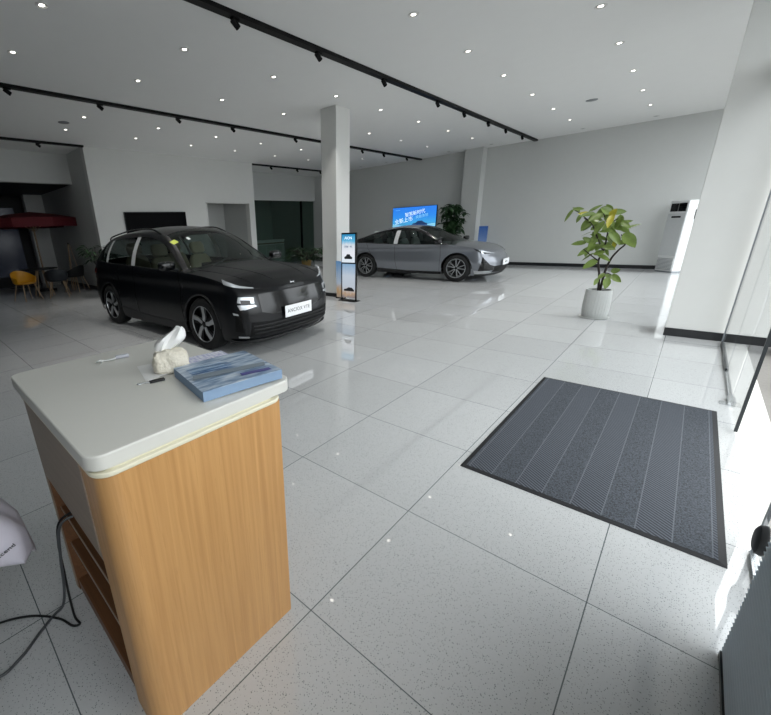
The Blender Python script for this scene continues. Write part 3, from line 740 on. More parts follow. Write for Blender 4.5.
# ------------------------------------------------------------------ television, wall screen, kiosks
tv = empty('television', (XL+.005, 5.85, 1.75)); tag(tv, 'wide black television switched off on the left wall behind the dark car', 'television')
box('cabinet', .012, .05, -.98, .98, -.42, .40, m_plastic, tv, bevel=.004); box('screen', .05, .053, -.965, .965, -.40, .385, m_tvs, tv)
box('bracket', 0, .012, -.2, .2, -.2, .2, m_plastic, tv)
ws = empty('wall_screen', (-7.92, YB, 1.72)); tag(ws, 'bright blue lit advertising screen on the back wall above the grey sedan', 'screen')
box('cabinet', -.93, .93, -.06, 0, -.39, .39, m_black, ws, bevel=.005)
m_scr = glow_picture_mat('blue_advert_screen', [(0, '4d97b8'), (.25, '3fa0de'), (.55, '2f8ae6'), (1, '2c7be6')], 'Z', .85)
sc1 = box('screen', -.915, .915, -.064, -.06, -.375, .375, m_scr, ws)
m_tw = mat('screen_white_text', 'ffffff', .5, emit='dff0ff', es=.75); m_tc = mat('screen_cyan', '8fd0e8', .5, emit='8fd0f0', es=.6); m_td = mat('screen_dark', '27406a', .5, emit='2b4a80', es=.35)
rz = R(9)
def on_wall(x, z, rot=0): return frame_mx((x, -.067, z), (math.cos(rot), 0, math.sin(rot)), (-math.sin(rot), 0, math.cos(rot)))
text('headline', '智驾新时代', .17, m_tw, sc1, on_wall(.05, .14, rz)); text('headline', '全新上市', .20, m_tw, sc1, on_wall(-.42, -.12, rz))
text('headline', '焕新体验', .13, m_tc, sc1, on_wall(.35, .02, rz)); text('caption', '--------', .08, m_tc, sc1, on_wall(-.70, .28))
bm = bmesh.new(); prism(bm, [(0, 0), (.04, .07), (.16, .09), (.24, .16), (.42, .165), (.54, .09), (.63, .07), (.65, 0)], .0, .003, frame_mx((-.06, -.065, -.31), (1, 0, 0), (0, 0, 1))); finish('pictured_car', bm, m_td, sc1)
bm = bmesh.new(); prism(bm, [(-.9, -.36), (.9, -.36), (.9, -.25), (.3, -.3), (-.5, -.31), (-.9, -.24)], 0, .0015, frame_mx((0, -.0645, 0), (1, 0, 0), (0, 0, 1))); finish('pictured_ground', bm, m_tc, sc1)

# digital kiosk in front of the column
kx = empty('poster_kiosk', (-4.935, 6.6, 0)); tag(kx, 'black-framed double poster stand with lit upper panel in front of the white column', 'poster stand')
m_k1 = glow_picture_mat('kiosk_upper_picture', [(0, 'd8e4ee'), (.35, 'e4e6ee'), (.62, 'cfd9e2'), (.78, '5fb0d8'), (1, '1f7fae')], 'Z', .8)
m_k2 = glow_picture_mat('glowing_lower_poster', [(0, '8a8488'), (.12, 'c0a284'), (.3, 'ccd6e2'), (.65, 'd0dcea'), (1, '8fb8de')], 'Z', .6)  # plain lower poster, its brightness put in as emission
ky = .0
up = box('upper_frame', -.185, .185, -.03, .03, .76, 1.375, m_black, kx, bevel=.012)
box('upper_screen', -.165, .165, -.034, -.03, .79, 1.345, m_k1, up)
text('headline', 'AION', .075, m_tw, up, frame_mx((0, -.037, 1.27), (1, 0, 0), (0, 0, 1)))
text('caption', '全新一代', .05, m_td, up, frame_mx((0, -.037, 1.10), (1, 0, 0), (0, 0, 1)))
bm = bmesh.new(); prism(bm, [(-.09, .86), (-.095, .90), (-.05, .92), (-.03, .955), (.04, .955), (.06, .92), (.10, .90), (.10, .86)], 0, .003, frame_mx((0, -.035, 0), (1, 0, 0), (0, 0, 1))); finish('pictured_car', bm, m_ink, up)
lo = box('lower_panel', -.17, .17, -.012, .012, .06, .76, m_k2, kx)
bm = bmesh.new(); prism(bm, [(-.12, .2), (-.12, .235), (-.05, .25), (0, .28), (.08, .275), (.14, .23), (.14, .2)], 0, .003, frame_mx((0, -.0135, 0), (1, 0, 0), (0, 0, 1))); finish('pictured_car', bm, m_ink, lo)
for s in (-1, 1): box('post', s*.18-.012, s*.18+.012, -.015, .015, .01, .78, m_black, kx)
box('base', -.20, .24, -.12, .07, 0, .012, m_black, kx, bevel=.003)
k2 = empty('leaning_poster', (-5.25, 6.725, 0), 0); tag(k2, 'narrow blue and sand poster board just left of the double poster stand', 'poster')
bm = bmesh.new(); prism(bm, [(-.10, 0.02), (.10, .02), (.13, .78), (-.13, .80)], 0, .02, frame_mx((0, 0, 0), (1, 0, 0), (0, .02, 1))); finish('board', bm, glow_picture_mat('glowing_poster_picture', [(0, 'a09488'), (.2, 'c8a67c'), (.4, 'bccbdc'), (1, '6a9ccc')], 'Z', .45), k2)  # poster board brightened by its own emission, not a screen
box('foot', -.11, .11, -.04, .04, 0, .02, m_black, k2)
k3 = empty('blue_poster_stand', (-5.08, 14.25, 0)); tag(k3, 'slim blue poster stand against the back wall behind the grey sedan bonnet', 'poster stand')
box('panel', -.14, .14, -.02, .02, .12, 1.30, glow_picture_mat('glowing_blue_stand', [(0, '4a6fae'), (.5, '86a6d8'), (1, '2f63b4')], 'Z', .3), k3); box('foot', -.16, .16, -.15, .15, 0, .12, m_black, k3)  # printed panel given a slight glow of its own

# ------------------------------------------------------------------ glass room counter
cn = empty('back_counter', (-14.6, 12.6, 0)); tag(cn, 'pale low counter with cupboard doors inside the dark glass room', 'counter')
box('carcass', -.3, .3, -1.2, 1.2, 0, .98, m_white, cn); box('worktop', -.33, .33, -1.23, 1.23, .98, 1.02, m_white, cn, bevel=.004)
for i in range(4): box('cupboard_door', .3, .315, -1.18+i*.6, -.62+i*.6, .08, .8, mat('pale_panel_%d' % i, 'b9bcbb', .4), cn)
box('recess', .3, .302, -1.18, 1.18, .84, .9, m_wood2, cn)
struct('wall_glass_room', -16.4, -16.2, 9.74, YB, 0, CZ, mat('glass_room_wall', 'a9b0ae', .7))
struct('wall_glass_room_side', -17, -13.4, 9.54, 9.74, 0, CZ, mat('glass_room_side_wall', 'a0a6a6', .7))

# ------------------------------------------------------------------ dark seating corner
def chair(loc, rz_, m, label):
    e = empty('shell_chair', loc, rz_); tag(e, label, 'chair')
    bm = bmesh.new(); n = 14; rings = []
    for i in range(n+1):
        a = R(-115+230*i/n)+PI/2*0; rr = .25; back = math.cos(a)
        hgt = .62+.16*max(0, math.cos(a))-.02
        x, y = -rr*math.cos(a)*1.0, rr*1.05*math.sin(a)
        rings.append([Vector((x*.82, y*.82, .43)), Vector((x, y, .47)), Vector((x*1.08, y*1.08, hgt)), Vector((x*1.03, y*1.03, hgt)), Vector((x*.92, y*.92, .48)), Vector((x*.75, y*.75, .445))])
    loft(bm, rings); finish('backrest', bm, m, e, smooth=True, auto=50)
    bm = bmesh.new(); lathe(bm, [(.001, .43), (.2, .425), (.23, .44), (.225, .452), (.001, .445)], 28); finish('seat', bm, m, e, smooth=True)
    for a in (-1, 1):
        for b in (-1, 1):
            bm = bmesh.new(); tube(bm, [(a*.14, b*.14, .44), (a*.24, b*.23, 0)], [.016, .011], 8); finish('leg', bm, m_beech, e, smooth=True)
    return e
chair((-12.15, 2.22, 0), R(20), m_yellowch, 'mustard yellow shell chair with pale legs at the dark round table')
chair((-12.0, 2.95, 0), R(160), m_darkch, 'dark shell chair on the near right side of the round table')
chair((-12.75, 3.62, 0), R(215), m_plastic, 'black shell chair farthest back, against the side wall of the alcove')
tb = empty('round_table', (-12.75, 2.75, 0)); tag(tb, 'dark round table with splayed pale legs under the red parasol', 'table')
bm = bmesh.new(); lathe(bm, [(.001, .715), (.43, .72), (.45, .73), (.45, .742), (.44, .75), (.001, .75)], 40); finish('tabletop', bm, m_plastic, tb, smooth=True)
for k in range(4):
    a = R(45+90*k); bm = bmesh.new(); tube(bm, [(.1*math.cos(a), .1*math.sin(a), .72), (.28*math.cos(a), .28*math.sin(a), 0)], [.02, .013], 8); finish('leg', bm, m_beech, tb, smooth=True)
pa = empty('parasol', (-13.9, 3.1, 0)); tag(pa, 'dark red parasol open over the dark seating corner at far left', 'parasol')
bm = bmesh.new(); lathe(bm, [(.25, 0), (.25, .06), (.05, .08), (.001, .08)], 28); finish('base', bm, m_plastic, pa)
bm = bmesh.new(); tube(bm, [(0, 0, .07), (0, 0, 2.28)], .022, 10); finish('pole', bm, m_beech, pa, smooth=True)
bm = bmesh.new(); n = 8; c0 = bm.verts.new((0, 0, 2.30)); rim, rim2, mid = [], [], []
for k in range(n):
    a = 2*PI*k/n+.2; rim.append(bm.verts.new((1.25*math.cos(a), 1.25*math.sin(a), 2.10))); rim2.append(bm.verts.new((1.25*math.cos(a), 1.25*math.sin(a), 1.86))); mid.append(bm.verts.new((.65*math.cos(a), .65*math.sin(a), 2.22)))
for k in range(n):
    j = (k+1) % n; bm.faces.new((c0, mid[k], mid[j])); bm.faces.new((mid[k], rim[k], rim[j], mid[j])); bm.faces.new((rim[k], rim2[k], rim2[j], rim[j]))
finish('canopy', bm, m_red, pa)
for k in range(n):
    a = 2*PI*k/n+.2; bm = bmesh.new(); tube(bm, [(0.02*math.cos(a), .02*math.sin(a), 1.75), (.62*math.cos(a), .62*math.sin(a), 2.2)], .007, 6); finish('rib', bm, m_beech, pa)
bo = empty('easel', (-13.2, 3.75, 0)); tag(bo, 'thin pale three-legged stand behind the dark table', 'easel')
for (x, y) in ((-.2, -.1), (.18, -.15), (0, .2)):
    bm = bmesh.new(); tube(bm, [(x, y, 0), (x*.1, y*.1, 1.35)], .013, 8); finish('leg', bm, m_beech, bo, smooth=True)
bm = bmesh.new(); lathe(bm, [(.001, 1.33), (.03, 1.33), (.03, 1.4), (.001, 1.4)], 12); finish('hub', bm, m_plastic, bo)

# ------------------------------------------------------------------ outdoors
tw = empty('fallen_branch', (.95, 5.55, -.11)); tag(tw, 'small dry bush tuft on the street pavers outside the glass door', 'bush')
bm = bmesh.new(); random.seed(5)
for i in range(40):
    a = random.uniform(0, 2*PI); rr = random.uniform(.08, .22)
    tube(bm, [(0, 0, 0), (rr*.5*math.cos(a), rr*.5*math.sin(a), random.uniform(.05, .14)), (rr*math.cos(a), rr*math.sin(a), random.uniform(.02, .2))], .003, 4)
finish('twigs', bm, mat('dry_twig', '4b4238', .9), tw)

# ------------------------------------------------------------------ cars
def ss(a, b, x):
    t = max(0, min(1, (x-a)/(b-a))); return t*t*(3-2*t)
def curve1(pts):
    xs = [p[0] for p in pts]; ys = [p[1] for p in pts]; n = len(pts)
    ms = [0]*n
    for i in range(n):
        if i == 0: ms[i] = (ys[1]-ys[0])/(xs[1]-xs[0])
        elif i == n-1: ms[i] = (ys[-1]-ys[-2])/(xs[-1]-xs[-2])
        else:
            a = (ys[i]-ys[i-1])/(xs[i]-xs[i-1]); b = (ys[i+1]-ys[i])/(xs[i+1]-xs[i])
            ms[i] = 0 if a*b <= 0 else 2*a*b/(a+b)
    def f(x):
        if x <= xs[0]: return ys[0]
        if x >= xs[-1]: return ys[-1]
        i = 0
        while x > xs[i+1]: i += 1
        h = xs[i+1]-xs[i]; t = (x-xs[i])/h
        return (2*t**3-3*t*t+1)*ys[i]+(t**3-2*t*t+t)*h*ms[i]+(-2*t**3+3*t*t)*ys[i+1]+(t**3-t*t)*h*ms[i+1]
    return f

class Car:
    def __init__(s, **k):
        s.__dict__.update(k)
        for n in ('belt', 'top', 'inset', 'front', 'rear', 'roofc', 'railz', 'raily', 'sillz'): setattr(s, n, curve1(getattr(s, n)))
    def low(s, x):
        z = s.sillz(x)
        for xa in (-s.wb/2, s.wb/2):
            d = abs(x-xa)
            if d < s.ar: z = max(z, s.wr+math.sqrt(s.ar**2-d*d))
        return z
    def plan(s, kind, u):
        if kind == 'S': return u, s.W
        a = R(min(90, abs(u))); D, n, tip = (s.Df, s.nf, s.xf) if kind == 'F' else (s.Dr, s.nr, s.xr)
        d = D*(1-abs(math.cos(a))**(2/n)); y = s.W*abs(math.sin(a))**(2/n)
        return (tip-d, y) if kind == 'F' else (tip+d, y)
    def P(s, kind, u, z, side=1):
        x0, y0 = s.plan(kind, u)
        h = s.inset(z)
        y = y0*(1-h/s.W)
        x = x0+ss(s.xf-s.Df*1.0, s.xf, x0)*s.front(z)+ss(-(s.xr+s.Dr), -s.xr, -x0)*s.rear(z)
        if u < 0 and kind != 'S': side = -side
        return Vector((x, y*side, z))
    def N(s, kind, u, z, side=1):
        e = .01; du = 1 if kind != 'S' else .02
        u0 = u if kind == 'S' else max(1.2, min(88, abs(u)))
        sg = side if (kind == 'S' or u >= 0) else -side
        a = s.P(kind, u0+du, z)-s.P(kind, u0-du, z); b = s.P(kind, u0, z+e)-s.P(kind, u0, z-e)
        n = a.cross(b); n.normalize()
        c = s.P(kind, u0, z); out = Vector((1 if kind == 'F' else (-1 if kind == 'R' else 0), .5, 0))
        if n.dot(out) < 0: n = -n
        n.y *= sg
        if kind != 'S' and abs(u) < 1.2: n.y = 0; n.normalize()
        return n
    def Q(s, kind, u, z, off=0, side=1): return s.P(kind, u, z, side)+s.N(kind, u, z, side)*off
    def columns(s):
        c = []
        for i in range(15): c.append(('R', 90*(i/14)))
        xs = [s.xr+s.Dr+(s.xf-s.Df-s.xr-s.Dr)*i/30 for i in range(1, 30)]
        for xa in (-s.wb/2, s.wb/2):
            xs = [x for x in xs if abs(x-xa) > s.ar+.01]
            xs += [xa-s.ar-.0004, xa+s.ar+.0004] + [xa-s.ar*math.cos(PI*i/22) for i in range(1, 22)] + [xa-s.ar*.9995, xa+s.ar*.9995]
        c += [('S', x) for x in sorted(xs)]
        for i in range(21): c.append(('F', 90-90*(i/20)))
        return c
    def beltpt(s, k, u):
        x0, y0 = s.plan(k, u); z = s.belt(x0); return s.P(k, u, z), x0
    def topz(s, x, y, ye):
        zb, zc = s.belt(x), s.top(x)
        t = 1-abs(y)/max(ye, .001); return zb+(zc-zb)*math.sin(min(1, t*1.25)*PI/2)
    # greenhouse: v 0 belt .. 1 rail .. 2 centre
    def G(s, x, v, side=1):
        k = 'S' if s.xr+s.Dr < x < s.xf-s.Df else ('R' if x < 0 else 'F')
        if k == 'S': b = s.P('S', x, s.belt(x))
        elif k == 'R':
            d = max(0, min(1, 1-(x-s.xr)/s.Dr)); b = Vector((x, s.W*(1-d**s.nr)**(1/s.nr)*(1-s.inset(s.belt(x))/s.W), s.belt(x)))
        else: b = s.P('F', 90, s.belt(x))
        b = b.copy(); b.y -= .012
        yr = min(b.y, s.raily(x)); zr = max(s.railz(x), b.z); zc = max(s.roofc(x), zr)
        if v <= 1:
            p = b.lerp(Vector((x, yr, zr)), v); p.y += .035*math.sin(v*PI)*min(1, (zr-b.z)*3)
        else:
            t = v-1; y = yr*(1-t); p = Vector((x, y, zr+(zc-zr)*(1-(1-t)**2.3)))
        p.y *= side; return p
    def gpatch(s, name, xs, v0, v1, m, parent, nv=5, off=0, sides=(1, -1), smooth=True, vf=None):
        if v1 != 2 and len(sides) == 2:
            for sd in sides: s.gpatch(name, xs, v0, v1, m, parent, nv, off, (sd,), smooth, vf)
            return
        bm = bmesh.new()
        def put(x, v, sd):
            p = s.G(x, v, sd)
            if off:
                c = Vector((max(-.9, min(.4, x*.6)), 0, .8)); p = p+(p-c).normalized()*off
            return p
        if v1 == 2 and sides == (1, -1):
            vs = [v0+(v1-v0)*j/nv for j in range(nv+1)]
            g = [[bm.verts.new(put(x, v, 1)) for v in vs]+[bm.verts.new(put(x, v, -1)) for v in vs[-2::-1]] for x in xs]
            for a, b in zip(g, g[1:]):
                for j in range(len(a)-1): bm.faces.new((a[j], b[j], b[j+1], a[j+1]))
        else:
            for sd in sides:
                g = []
                for i, x in enumerate(xs):
                    a_, b_ = (v0, v1) if vf is None else vf(x)
                    g.append([bm.verts.new(put(x, a_+(b_-a_)*j/nv, sd)) for j in range(nv+1)])
                for a, b in zip(g, g[1:]):
                    for j in range(nv): bm.faces.new((a[j], b[j], b[j+1], a[j+1]))
        bmesh.ops.remove_doubles(bm, verts=bm.verts, dist=.0005)
        return finish(name, bm, m, parent, smooth=smooth, auto=50)
    def body(s, parent, m):
        bm = bmesh.new(); NR = 26; cols = s.columns()
        for sd in (1, -1):
            prev = None
            for k, u in cols:
                x0, y0 = s.plan(k, u); lo = s.low(x0) if k == 'S' else s.sillz(x0); hi = s.belt(x0)
                col = [s.P(k, u, lo+(hi-lo)*j/NR, sd) for j in range(NR+1)]
                if k != 'S' and abs(u) < .01:
                    for p in col: p.y = 0
                xb, yb_ = col[-1].x, abs(col[-1].y)
                cover = x0 > s.xcowl or x0 < s.xdeck
                m_ = 7
                for j in range(1, m_+1):
                    y = yb_*(1-j/m_); col.append(Vector((xb, y*sd, s.topz(x0, y, yb_))) if cover else None)
                cur = [None if p is None else bm.verts.new(p) for p in col]
                if prev:
                    for j in range(len(cur)-1):
                        f = (prev[j], cur[j], cur[j+1], prev[j+1])
                        if None not in f: 
                            try: bm.faces.new(f)
                            except ValueError: pass
                prev = cur
        bmesh.ops.remove_doubles(bm, verts=bm.verts, dist=.0007)
        bmesh.ops.dissolve_degenerate(bm, edges=bm.edges, dist=.0002)
        return finish('body_shell', bm, m, parent, smooth=True, auto=42)
    def patch(s, name, kind, top, bot, m, parent, off=.006, side=1, n=14, rows=3, both=True, seal=True):
        """a panel between two (u, z) polylines lying on the skin"""
        if both and not (kind != 'S' and min(abs(top[-1][0]), abs(bot[-1][0])) < .01):
            s.patch(name, kind, top, bot, m, parent, off, 1, n, rows, False)
            return s.patch(name, kind, top, bot, m, parent, off, -1, n, rows, False)
        ft = curve_lin(top); fb = curve_lin(bot); bm = bmesh.new()
        for sd in ((1, -1) if both else (side,)):
            g = []
            for i in range(n+1):
                t = i/n; (ua, za), (ub, zb) = ft(t), fb(t); g.append([s.Q(kind, ua+(ub-ua)*j/rows, za+(zb-za)*j/rows, off, sd) for j in range(rows+1)])
            V = [[bm.verts.new(p) for p in r_] for r_ in g]
            for a, b in zip(V, V[1:]):
                for j in range(rows): bm.faces.new((a[j], b[j], b[j+1], a[j+1]))
            # short skirt back into the skin gives the panel its thickness
            ring = [(i, 0) for i in range(n+1)]+[(n, j) for j in range(1, rows+1)]+[(i, rows) for i in range(n-1, -1, -1)]+[(0, j) for j in range(rows-1, 0, -1)]
            c = sum((p for r_ in g for p in r_), Vector())/((n+1)*(rows+1)); inn = []
            for (i, j) in ring:
                t = i/n; (ua, za), (ub, zb) = ft(t), fb(t)
                inn.append(bm.verts.new(s.Q(kind, ua+(ub-ua)*j/rows, za+(zb-za)*j/rows, off-.02, sd)))
            for q in range(len(ring)):
                a, b = ring[q], ring[(q+1) % len(ring)]
                try: bm.faces.new((V[a[0]][a[1]], V[b[0]][b[1]], inn[(q+1) % len(ring)], inn[q]))
                except ValueError: pass
        return finish(name, bm, m, parent, smooth=True, auto=40)
    def seam(s, pts, parent, r=.004, both=True, name='door_seam', m=None, kind='S', side=1):
        if both:
            s.seam(pts, parent, r, False, name, m, kind, -1)
        bm = bmesh.new()
        for sd in (side,):
            path = []
            for (u, z), (u2, z2) in zip(pts, pts[1:]):
                for i in range(8): t = i/8; path.append(s.Q(kind, u+(u2-u)*t, z+(z2-z)*t, -.0005, sd))
            path.append(s.Q(kind, *pts[-1], -.0005, sd)); tube(bm, path, r, 5)
        return finish(name, bm, m or m_black, parent, smooth=True)
def curve_lin(pts):
    n = len(pts)-1
    def f(t):
        x = t*n; i = min(int(x), n-1); k = x-i
        return pts[i][0]*(1-k)+pts[i+1][0]*k, pts[i][1]*(1-k)+pts[i+1][1]*k
    return f

def wheel(parent, x, y, r, side, style, m_sp, steer=0):
    w = empty('wheel', (x, y, r)); w.parent = parent
    w.rotation_euler = (0, 0, steer)
    out = side; hw = .112
    mx = Matrix.Rotation(R(-90)*out, 4, 'X')          # local +z becomes outward
    rr = r*.70
    bm = bmesh.new(); prof = [(rr, hw-.012), (rr+.012, hw), (r*.86, hw+.003), (r-.018, hw-.008), (r-.003, hw-.03), (r, 0), (r-.003, -hw+.03), (r-.02, -hw+.005), (rr, -hw), ]
    lathe(bm, prof, 56, mx, cap=False); finish('tyre', bm, m_tyre, w, smooth=True, auto=40)
    bm = bmesh.new(); lathe(bm, [(rr+.004, hw-.008), (rr-.006, hw-.006), (rr-.014, hw-.03), (rr-.02, -hw+.01), (rr, -hw+.005)], 48, mx, cap=False); finish('rim_barrel', bm, m_rimdark if style == 'blade' else m_rim, w, smooth=True)
    bm = bmesh.new(); lathe(bm, [(.001, hw-.075), (rr-.05, hw-.075), (rr-.05, hw-.09), (.001, hw-.09)], 40, mx); finish('brake_disc', bm, m_rimdark, w)
    sp = bmesh.new(); dk = bmesh.new()
    if style == 'blade':
        for k in range(5):
            q = mx @ Matrix.Rotation(2*PI*k/5+.3, 4, 'Z')
            # bright twisted blade
            for pts, bmm, z0, z1 in (([(.035, -.022), (.10, -.045), (rr-.012, -.030), (rr-.012, .035), (.13, .012), (.05, .018)], sp, hw-.04, hw-.012),
                                     ([(.04, .016), (.13, .012), (rr-.012, .035), (rr-.018, .095), (.12, .045)], dk, hw-.045, hw-.022)):
                prism(bmm, pts, z0, z1, q)
        prism(dk, [(.06*math.cos(a*PI/12), .06*math.sin(a*PI/12)) for a in range(24)], hw-.045, hw-.02, mx)
    else:
        for k in range(5):
            for dphi in (-.16, .16):
                q = mx @ Matrix.Rotation(2*PI*k/5+.15+dphi, 4, 'Z')
                prism(sp, [(.03, -.009), (rr-.01, -.011+dphi*.12), (rr-.01, .009+dphi*.12), (.03, .009)], hw-.035, hw-.014, q)
        for k in range(10):
            q = mx @ Matrix.Rotation(2*PI*k/10+.31, 4, 'Z'); prism(dk, [(.05, -.006), (rr-.01, -.012), (rr-.01, .012), (.05, .006)], hw-.05, hw-.03, q)
    finish('bright_spokes', sp, m_sp, w, bevel=.003); finish('dark_spokes', dk, m_rimdark, w)
    bm = bmesh.new(); lathe(bm, [(.001, hw-.006), (.026, hw-.008), (.034, hw-.018), (.034, hw-.04)], 24, mx); finish('hub_cap', bm, m_rimdark, w, smooth=True)
    bm = bmesh.new(); lathe(bm, [(rr-.003, hw-.004), (rr-.012, hw-.004), (rr-.014, hw-.012), (rr-.003, hw-.012)], 48, mx, cap=False); finish('rim_lip', bm, m_rim, w, smooth=True)
    return w

def car_seat(parent, x, y, z, m):
    bm = bmesh.new()
    prism(bm, rrect(-.26, .26, -.24, .24, .07), 0, .16, Matrix.Translation((x, y, z)))
    finish('seat', bm, m, parent, bevel=.03, seg=3)
    mx = Matrix.Translation((x-.24, y, z+.10)) @ Matrix.Rotation(R(-18), 4, 'Y')
    bm = bmesh.new(); rings = []
    for h, a in ((0, .24), (.15, .25), (.35, .235), (.5, .20), (.56, .15)):
        rings.append([mx @ Vector((dx, dy, h)) for dx, dy in rrect(-.06, .06, -a, a, .05, 3)])
    loft(bm, rings); finish('seat_back', bm, m, parent, smooth=True, auto=40)
    bm = bmesh.new(); rings = []
    for h, a in ((.59, .10), (.62, .135), (.72, .14), (.78, .11)):
        rings.append([mx @ Vector((dx+.01, dy, h)) for dx, dy in rrect(-.045, .045, -a, a, .035, 3)])
    loft(bm, rings); tube(bm, [mx @ Vector((0, .04, .5)), mx @ Vector((0, .04, .62))], .008, 6); tube(bm, [mx @ Vector((0, -.04, .5)), mx @ Vector((0, -.04, .62))], .008, 6)
    finish('head_restraint', bm, m, parent, smooth=True, auto=40)

def build_car(c, name, loc, rz, label, paint, glass_f, glass_s, seatm, pillar, clad, style, spoke_m):
    e = empty(name, loc, rz); tag(e, label, 'car')
    c.body(e, paint)
    # floor, wheel housings, bumpers' underside
    bm = bmesh.new(); bbox(bm, -c.wb/2+c.ar+.02, c.wb/2-c.ar-.02, -c.W+.07, c.W-.07, .17, .24); bbox(bm, c.xr+.2, c.xf-.25, -c.W+.34, c.W-.34, .17, .26)
    bbox(bm, c.wb/2+c.ar, c.xf-.3, -c.W+.22, c.W-.22, .2, .26); finish('underbody', bm, m_plastic, e)
    for xa in (-c.wb/2, c.wb/2):
        for sd in (1, -1):
            bm = bmesh.new(); rings = []
            for yy in (c.W-.03, c.W-.33):
                rings.append([Vector((xa+(c.ar+.004)*math.cos(PI*k/20), sd*yy, c.wr+(c.ar+.004)*math.sin(PI*k/20))) for k in range(21)])
            loft(bm, rings, False, False); g = [bm.verts.new(p) for p in rings[1]]; bm.faces.new(g); finish('wheel_housing', bm, m_black, e)
    # arch lips and sills
    for xa in (-c.wb/2, c.wb/2):
        for sd in (1, -1):
            bm = bmesh.new(); path = []
            for k in range(25):
                a = PI*k/24; x = xa+c.ar*math.cos(a); z = c.wr+c.ar*math.sin(a); p = c.P('S', x, max(z, c.sillz(x)), sd)
                if not (c.xr+c.Dr <= x <= c.xf-c.Df): pass
                path.append(p+Vector((0, sd*.001, -.004)))
            tube(bm, path, c.lip, 6); finish('arch_trim', bm, clad, e, smooth=True)
    xa, xb = -c.wb/2+c.ar, c.wb/2-c.ar
    c.patch('sill_trim', 'S', [(xa+.01, c.sillz(0)+c.sillh+.05), ((xa+xb)/2, c.sillz(0)+c.sillh), (xb-.01, c.sillz(0)+c.sillh)], [(xa+.01, c.sillz(0)+.005), (0, c.sillz(0)+.002), (xb-.01, c.sillz(0)+.005)], clad if c.sillclad is None else c.sillclad, e, off=.008)
    # glasshouse
    def rng(a, b, n): return [a+(b-a)*i/n for i in range(n+1)]
    xg0, xrh, xh, xa_, xg1 = c.gx
    c.gpatch('windscreen', rng(xh, xg1, 18), 1.0, 2, glass_f, e, nv=8)
    c.gpatch('roof_panel', rng(xrh, xh, 20), 1.0, 2, c.roofm, e, nv=8)
    c.gpatch('rear_window', rng(xg0, xrh, 10), 1.06, 2, glass_s, e, nv=8)
    xs = rng(xg0, xa_, 60)
    c.gpatch('side_frame', xs, .86, 1.05, c.framem, e, nv=3, off=.004)
    c.gpatch('side_frame', rng(xh-.02, xa_+.12, 14), .9, 1.09, c.framem, e, nv=3, off=.006)
    for a, b in c.windows: c.gpatch('side_window', rng(a, b, 12), .02, .88, glass_s, e, nv=6)
    for i, (a, b) in enumerate(c.pillars): c.gpatch('pillar_panel', rng(a, b, 3), .0, .9, pillar[i], e, nv=6, off=.004)
    for a, b in c.fill: c.gpatch('pillar_skin', rng(a, b, 8), .0, .9, c.framem, e, nv=6)
    for sd in (1, -1): bm = bmesh.new(); tube(bm, [c.G(x, 0, sd)+Vector((0, sd*.006, .004)) for x in rng(xg0+.15, xa_+.05, 40)], .007, 6); finish('belt_moulding', bm, m_blackgloss, e, smooth=True)
    # cowl and wipers
    bm = bmesh.new(); g = []
    for i in range(13):
        y = -.72+1.44*i/12; x1_ = xg1-.02-.25*(y/.72)**2; g.append([Vector((x1_-.08, y, c.belt(x1_)+.0)), Vector((x1_+.12, y, c.top(x1_+.12)-.03))])
    V = [[bm.verts.new(p) for p in r_] for r_ in g]
    for a, b in zip(V, V[1:]): bm.faces.new((a[0], a[1], b[1], b[0]))
    finish('cowl', bm, m_plastic, e)
    # cabin
    bm = bmesh.new(); bbox(bm, c.gx[0]+.35, .95, -c.W+.12, c.W-.12, .24, .30); finish('cabin_floor', bm, m_black, e)
    bm = bmesh.new(); rings = []
    for x, z0, z1 in ((.45, .62, .90), (.6, .6, c.belt(.6)-.03), (.85, .6, c.belt(.85)-.02), (1.0, .6, c.belt(1.0)-.05)):
        rings.append([Vector((x, y, z)) for y, z in rrect(-c.W+.16, c.W-.16, z0, z1, .05, 3)])
    loft(bm, rings); finish('dashboard', bm, m_plastic, e, smooth=True)
    box('centre_display', .42, .44, -.17, .17, .88, 1.06, m_blackgloss, e, bevel=.004)
    bm = bmesh.new(); mx = Matrix.Translation((.32, .38, .92)) @ Matrix.Rotation(R(-65), 4, 'Y')
    tube(bm, [mx @ Vector((.18*math.cos(2*PI*k/24), .18*math.sin(2*PI*k/24), 0)) for k in range(25)], .014, 8); tube(bm, [mx @ Vector((0, -.17, 0)), mx @ Vector((0, .17, 0))], .018, 6); tube(bm, [mx @ Vector((0, 0, 0)), mx @ Vector((0, 0, -.22))], .03, 8)
    finish('steering_wheel', bm, m_plastic, e, smooth=True)
    for y in (-.37, .37): car_seat(e, .0, y, c.seatz, seatm)
    for y in (-.40, .40): car_seat(e, -.82, y, c.seatz+.02, seatm)
    bm = bmesh.new(); bbox(bm, c.xr+.35, -1.15, -.62, .62, .5, c.belt(-1.5)-.06); finish('rear_shelf', bm, m_plastic, e)
    # mirrors
    for sd in (1, -1):
        b = c.G(xa_-.12, .05, sd); bm = bmesh.new(); rings = []
        cen = b+Vector((.02, sd*.16, .09))
        for t, s_ in ((-.11, .5), (-.095, .85), (-.03, 1), (.06, 1), (.10, .75), (.115, .4)):
            rings.append([cen+Vector((dx*s_, sd*t, dz*s_)) for dx, dz in rrect(-.055, .065, -.062, .062, .04, 4)])
        loft(bm, rings); o = finish('mirror', bm, c.mirrorm, e, smooth=True, auto=50)
        bm = bmesh.new(); tube(bm, [b+Vector((0, -sd*.01, .02)), cen+Vector((0, -sd*.06, -.04))], [.025, .018], 8); finish('mirror_arm', bm, m_plastic, o, smooth=True)
